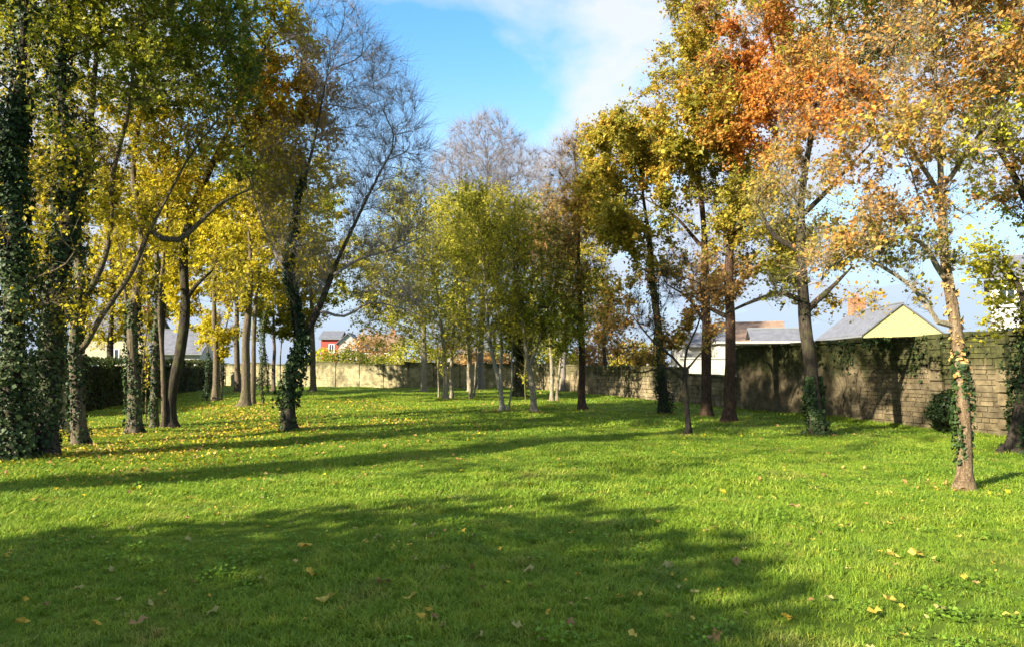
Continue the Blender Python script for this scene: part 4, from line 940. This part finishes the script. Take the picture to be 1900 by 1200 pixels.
build_tree('yellow_maple', 'tall golden maple far back between the clump and the maple', (300, 735),
    [('T', [(300, 650), (305, 560), (310, 450), (320, 330)])],
    [(300, 520, 75, 80, 0, 2.4, 'gold', 1.1), (320, 380, 90, 100, 0, 2.6, 'gold', 1.1), (240, 320, 80, 90, 0, 2.4, 'gold', 1), (260, 600, 50, 45, 0, 1.8, 'yellow', 0.9)],
    140, r=0.2, bark='bark_dark', n_attr=600, n_twig=2600, n_leaf=14000, leaf=0.19, step=0.4, group=LEFT)
build_tree('golden_tree', 'golden tree behind the ivy trunks at the far left', (90, 740),
    [('T', [(92, 650), (95, 540), (100, 420), (90, 300)])],
    [(90, 520, 80, 110, 0, 2.4, 'gold', 1), (70, 360, 110, 120, 0, 2.6, 'gold', 1), (150, 600, 55, 60, 0, 1.8, 'yellow', 1), (20, 560, 70, 90, 0, 2.2, 'olive', 1)],
    141, r=0.2, bark='bark_dark', n_attr=600, n_twig=2600, n_leaf=14000, leaf=0.19, step=0.4, group=LEFT)
build_tree('golden_tree', 'olive gold tree filling the gap behind the bare tree', (580, 727),
    [('T', [(580, 650), (578, 560), (570, 470), (575, 380)])],
    [(590, 480, 80, 90, 0, 3, 'gold', 1), (560, 380, 90, 90, 0, 3, 'olive', 1), (640, 540, 70, 60, 0, 2.6, 'olive', 0.9), (660, 500, 60, 60, 0, 2.6, 'yellowgreen', 0.8), (510, 580, 60, 60, 0, 2.4, 'gold', 0.9)],
    142, r=0.2, bark='bark_mid', n_attr=700, n_twig=3000, n_leaf=15000, leaf=0.20, step=0.45, group=FAR)
build_tree('golden_tree', 'brown gold tree far behind the leaning trunk and clumps', (440, 727),
    [('T', [(440, 650), (438, 560), (430, 470), (435, 360)])],
    [(440, 470, 85, 100, 0, 3, 'gold', 1), (430, 340, 100, 90, 0, 3, 'olive', 1), (360, 560, 70, 70, 0, 2.6, 'yellow', 0.9)],
    143, r=0.2, bark='bark_mid', n_attr=600, n_twig=2600, n_leaf=12000, leaf=0.20, step=0.45, group=FAR)

build_tree('white_stem_tree', 'slender pale double stem between the grey cluster and the white stems', (873, 741),
    [('T', [(872, 680), (866, 590), (858, 500), (850, 400)]), ('T', [(880, 738), (884, 660), (892, 560), (905, 450)])],
    [(850, 430, 70, 90, 0, 2.0, 'yellowgreen', 0.7), (905, 520, 60, 90, 0, 2.0, 'yellowgreen', 0.7), (870, 610, 60, 50, 0, 1.6, 'olive', 0.6)],
    150, r=0.09, bark='bark_pale', twig_bark='bark_olive', n_attr=600, n_twig=3200, n_leaf=6000, leaf=0.12, step=0.34, up=0.3, clump=False, leaf_fill=1.0, clear=1.4, group=MID)
build_tree('white_stem_tree', 'slender pale stems just right of the slim leaning tree', (1024, 744),
    [('T', [(1024, 680), (1020, 590), (1026, 480), (1020, 400)]), ('T', [(1034, 742), (1040, 660), (1052, 560), (1066, 470)])],
    [(1020, 440, 65, 90, 0, 2.0, 'mixed', 0.6), (1060, 520, 55, 90, 0, 2.0, 'olive', 0.7), (1030, 610, 60, 50, 0, 1.6, 'olive', 0.7)],
    151, r=0.09, bark='bark_pale', twig_bark='bark_olive', n_attr=600, n_twig=3200, n_leaf=6000, leaf=0.12, step=0.34, up=0.3, clump=False, leaf_fill=1.0, clear=1.4, group=MID)
# ------------------------------------------------------------------ trees outside the frame that shade the foreground
def clone_tree(src, loc, rz, scale, label, group):
    r = src.copy(); COL.objects.link(r); r.location = loc; r.rotation_euler = (0, 0, rz); r.scale = (scale,) * 3; r['label'] = label; r['group'] = group
    for c in src.children:
        k = c.copy(); COL.objects.link(k); k.parent = r
    return r

row_src = [o for o in COL.objects if o.get('label', '').startswith('huge dark tree')][0]
clone_tree(row_src, (-10.6, 6.8, -0.05), 2.1, 1.26, 'next ivy tree of the left row, outside the picture, shading the right lawn', LEFT)
# ------------------------------------------------------------------ grass
def tuft(i, n, h, spread, wid):
    rg = np.random.default_rng(300 + i); V, F3, F4 = [], [], []
    for k in range(n):
        a = rg.uniform(0, 6.283); rr = spread * math.sqrt(rg.uniform()); b = np.array([rr * math.cos(a), rr * math.sin(a), -0.01])
        da = rg.uniform(0, 6.283); lean = rg.uniform(0.15, 0.95); H = h * rg.uniform(0.5, 1.25)
        dv = np.array([math.cos(da) * lean, math.sin(da) * lean, 1.0]); dv /= np.linalg.norm(dv)
        sd = np.array([-math.sin(da + rg.normal() * 0.7), math.cos(da), 0]) * wid * rg.uniform(0.6, 1.3)
        m = b + dv * H * 0.55; e = m + (dv + np.array([math.cos(da), math.sin(da), -0.55]) * 0.7) * H * 0.42
        j = len(V); V += [b - sd, b + sd, m + sd * 0.8, m - sd * 0.8, e]; F4.append((j, j + 1, j + 2, j + 3)); F3.append((j + 3, j + 2, j + 4))
    me = mk_mesh('grass_tuft', np.array(V), [np.array(F4), np.array(F3)], False); me.materials.append(M['grass'])
    return bpy.data.objects.new('grass_tuft', me)
def clover(i):
    rg = np.random.default_rng(400 + i); n = 26
    a = rg.uniform(0, 6.283, n); rr = 0.10 * np.sqrt(rg.uniform(size=n))
    C = np.stack([rr * np.cos(a), rr * np.sin(a), rg.uniform(0.03, 0.075, n)], 1)
    me = leaves_mesh('clover', C, rg.normal(scale=0.35, size=(n, 3)) + np.array([0, 0, 1]), rg.uniform(0.02, 0.036, n), np.array([0.17, 0.29, 0.03]) * rg.uniform(0.6, 1.4, (n, 1)), rg, 0.5)
    me.materials.append(M['leaf']); return bpy.data.objects.new('clover', me)
def scatter(name, label, pts, scl, rot, sources, pick):
    me = bpy.data.meshes.new(name); me.vertices.add(len(pts)); me.vertices.foreach_set('co', pts.astype(np.float32).ravel())
    for nm, arr in (('size', scl), ('spin', rot)):
        me.attributes.new(nm, 'FLOAT', 'POINT').data.foreach_set('value', arr.astype(np.float32))
    me.attributes.new('pick', 'INT', 'POINT').data.foreach_set('value', pick.astype(np.int32))
    o = obj(name, me, None, None, 'stuff'); o['label'] = label; o['category'] = 'grass'
    ng = bpy.data.node_groups.new(name, 'GeometryNodeTree')
    ng.interface.new_socket('Geometry', in_out='INPUT', socket_type='NodeSocketGeometry'); ng.interface.new_socket('Geometry', in_out='OUTPUT', socket_type='NodeSocketGeometry')
    N, L = ng.nodes, ng.links
    gi, go, jn = N.new('NodeGroupInput'), N.new('NodeGroupOutput'), N.new('GeometryNodeJoinGeometry')
    def attr(nm, t):
        a = N.new('GeometryNodeInputNamedAttribute'); a.data_type = t; a.inputs['Name'].default_value = nm; return a.outputs[0]
    sz, sp, pk = attr('size', 'FLOAT'), attr('spin', 'FLOAT'), attr('pick', 'INT')
    cx = N.new('ShaderNodeCombineXYZ'); L.new(sp, cx.inputs[2])
    for i, s in enumerate(sources):
        oi = N.new('GeometryNodeObjectInfo'); oi.inputs['Object'].default_value = s; oi.inputs['As Instance'].default_value = True
        cp = N.new('FunctionNodeCompare'); cp.data_type = 'INT'; cp.operation = 'EQUAL'; L.new(pk, cp.inputs[2]); cp.inputs[3].default_value = i
        ip = N.new('GeometryNodeInstanceOnPoints')
        L.new(gi.outputs[0], ip.inputs['Points']); L.new(cp.outputs[0], ip.inputs['Selection']); L.new(oi.outputs['Geometry'], ip.inputs['Instance'])
        L.new(cx.outputs[0], ip.inputs['Rotation']); L.new(sz, ip.inputs['Scale']); L.new(ip.outputs[0], jn.inputs[0])
    L.new(jn.outputs[0], go.inputs[0])
    o.modifiers.new('scatter', 'NODES').node_group = ng
    return o
TUFTS = [tuft(i, 22, 0.085, 0.055, 0.0032) for i in range(4)] + [tuft(10 + i, 40, 0.10, 0.13, 0.0065) for i in range(3)] + [tuft(20 + i, 60, 0.12, 0.30, 0.016) for i in range(2)] + [clover(i) for i in range(3)]
rg = np.random.default_rng(77)
def band(d0, d1, per_m2, spread=0.92):
    n = int(per_m2 * spread * (d1 ** 2 - d0 ** 2)); y = np.sqrt(rg.uniform(d0 ** 2, d1 ** 2, n)); x = rg.uniform(-spread, spread, n) * y
    return x, y
parts = []
for (d0, d1, per, lo, hi) in ((1.8, 9.0, 290, 0, 4), (7.5, 19.0, 95, 4, 7), (17.0, 62.0, 14, 7, 9)):
    x, y = band(d0, d1, per, 1.3 if d1 < 10 else 1.1)
    q = np.stack([x, y, x * 0], 1); s = np.clip(0.85 + 0.28 * wob(q, 501, 1.6) + 0.15 * wob(q, 502, 5.0), 0.35, 1.6) * rg.uniform(0.75, 1.2, len(x))
    parts.append((x, y, s, rg.integers(lo, hi, len(x))))
x, y = band(3.0, 18.0, 16); q = np.stack([x, y, x * 0], 1); k = wob(q, 503, 1.1) > rg.uniform(0.1, 1.3, len(x))
parts.append((x[k], y[k], rg.uniform(0.7, 1.3, k.sum()), rg.integers(9, 12, k.sum())))
feet = np.array([tuple(o.location)[:2] for o in COL.objects if o.get('category') == 'tree' and o.location.y > 3])
fi = rg.integers(0, len(feet), 1500); a_ = rg.uniform(0, 6.283, 1500); r_ = 0.22 + np.abs(rg.normal(0, 0.22, 1500))
parts.append((feet[fi, 0] + r_ * np.cos(a_), feet[fi, 1] + r_ * np.sin(a_), rg.uniform(1.2, 2.1, 1500), rg.integers(0, 4, 1500)))
tt = rg.uniform(0, 1, 1300); parts.append((PA[0] + (PC[0] - PA[0]) * tt - 0.12 - np.abs(rg.normal(0, 0.12, 1300)), PA[1] + (PC[1] - PA[1]) * tt, rg.uniform(1.2, 2.6, 1300), rg.integers(0, 4, 1300)))
gx_, gy_, gs_, gp_ = [np.concatenate([p[i] for p in parts]) for i in range(4)]
dfoot = np.min([(gx_ - f[0]) ** 2 + (gy_ - f[1]) ** 2 for f in feet], axis=0)
thin_turf = (dfoot > 0.34 ** 2) | (rg.uniform(size=len(gx_)) < 0.25)
inside = thin_turf & (gx_ < np.interp(gy_, [0, 13, 27.6, 32.2, 50.2, 62], [13, 12.3, 8.75, 7.7, 1.9, 1.9]))
gx_, gy_, gs_, gp_ = gx_[inside], gy_[inside], gs_[inside], gp_[inside]
scatter('grass', 'short green grass and clover covering the whole lawn', np.stack([gx_, gy_, ground_z(gx_, gy_)], 1), gs_, rg.uniform(0, 6.28, len(gx_)), TUFTS, gp_)

# ------------------------------------------------------------------ fallen leaves
def one_leaf(i, colr):
    rgl = np.random.default_rng(600 + i)
    me = leaves_mesh('fallen_leaf', np.zeros((1, 3)), np.array([[0.0, 0.0, 1.0]]), np.array([1.0]), np.array([colr]), rgl, lobed=True)
    me.materials.append(M['fallen']); return me
LEAFCOL = {'yellow': [(0.42, 0.30, 0.04), (0.46, 0.36, 0.07)], 'brown': [(0.22, 0.14, 0.05), (0.28, 0.18, 0.07)], 'pale': [(0.32, 0.29, 0.10), (0.29, 0.26, 0.09)]}
LEAFM = {k: [one_leaf(i + 7 * j + 50 * len(k), tuple(np.array(c) * 1.0)) for j, c in enumerate(v) for i in range(3)] for k, v in LEAFCOL.items()}
known = [(602, 1118, 'yellow', .15), (575, 1075, 'yellow', .13), (712, 1085, 'brown', .14), (565, 1027, 'yellow', .13), (760, 1117, 'yellow', .11), (783, 1158, 'yellow', .09), (820, 1168, 'pale', .08), (980, 1067, 'pale', .12), (825, 1062, 'pale', .10),
         (876, 1062, 'brown', .09), (1182, 1115, 'yellow', .10), (958, 1168, 'pale', .08), (1175, 1185, 'yellow', .09), (1460, 1143, 'yellow', .11), (1537, 1105, 'pale', .08), (1290, 1103, 'pale', .08), (1325, 1185, 'brown', .12), (1365, 1045, 'brown', .12),
         (1655, 1040, 'yellow', .11), (1700, 1040, 'yellow', .13), (1650, 1110, 'yellow', .10), (1622, 1130, 'yellow', .09), (1745, 1125, 'pale', .10), (1878, 1140, 'yellow', .10), (40, 1180, 'yellow', .09), (395, 1150, 'pale', .09), (487, 1083, 'pale', .07), (350, 1015, 'pale', .10), (145, 1112, 'pale', .08), (800, 1010, 'pale', .10),
         (700, 1010, 'pale', .10), (1060, 1165, 'brown', .09), (255, 1185, 'brown', .12), (890, 1190, 'pale', .08), (205, 1080, 'pale', .07), (1240, 1050, 'pale', .10), (1475, 945, 'brown', .14), (1530, 890, 'brown', .13)]
spots = [(*G(px, py)[:2], k, s * 1.2) for px, py, k, s in known]
for i in range(230):
    y = math.sqrt(rg.uniform(3.4 ** 2, 9.5 ** 2)); x = rg.uniform(-0.85, 0.85) * y
    spots.append((x, y, ['yellow', 'pale', 'brown', 'yellow'][int(rg.integers(4))], rg.uniform(0.04, 0.08)))
for x, y, k, s in spots:
    o = obj('fallen_leaf', LEAFM[k][int(rg.integers(6))])
    o.location = (x, y, float(ground_z(x, y)) + rg.uniform(0.035, 0.06)); o.scale = (s, s * rg.uniform(0.6, 0.95), s); o.rotation_euler = (rg.normal() * 0.35, rg.normal() * 0.35, rg.uniform(0, 6.28))
    place = ('left' if x / y < -0.25 else 'right' if x / y > 0.25 else 'middle') + (' of the near foreground' if y < 5.6 else ' of the lawn just beyond the foreground')
    look = {'yellow': 'yellow', 'brown': 'curled brown', 'pale': 'pale buff'}[k]
    tag(o, 'fallen %s leaf on the grass, %s' % (look, place), 'leaf', '%s leaves, %s' % (look, place))
# the drift of leaves too many to count, thickest along the left row
cs, ws = [(-8.5, 14), (-10, 18), (-6, 18), (-12, 28), (-9, 24), (-4.5, 20), (-7, 13), (-9, 33), (-4, 28)], [1, 1.3, 1.2, 1, 1, 0.7, 0.7, 0.7, 0.5]
n = 20000; ci = rg.choice(len(cs), n, p=np.array(ws) / sum(ws)); q = np.array(cs)[ci] + rg.normal(size=(n, 2)) * rg.choice([1.0, 2.7], size=(n, 1), p=[0.4, 0.6])
n2 = 2600; y = np.sqrt(rg.uniform(81, 48 ** 2, n2)); q = np.concatenate([q, np.stack([rg.uniform(-0.8, 0.55, n2) * y, y], 1)])
ff = feet[rg.integers(0, len(feet), 2600)]; q = np.concatenate([q, ff + rg.normal(size=(2600, 2)) * 0.34]); litter = np.arange(len(q)) >= len(q) - 2600
keep = q[:, 1] > 8.6; q, litter = q[keep], litter[keep]; n = len(q)
C = np.stack([q[:, 0], q[:, 1], ground_z(q[:, 0], q[:, 1]) + rg.uniform(0.02, 0.075, n)], 1)
colr = pal_color('yellow', C, 801, rg) * 0.68; br = rg.uniform(size=n) < np.where(litter, 0.75, 0.35); colr[br] = pal_color('rust', C[br], 802, rg)
o = obj('fallen_leaves', leaves_mesh('fallen_leaves', C, rg.normal(scale=0.5, size=(n, 3)) + np.array([0, 0, 1]), 0.042 * np.clip(rg.lognormal(0, 0.35, n), 0.4, 2.0) * (1 + q[:, 1] / 60), colr, rg, width=0.42), M['fallen'], None, 'stuff')
o['label'] = 'scattered drift of yellow fallen leaves under the left row of trees'; o['category'] = 'leaves'
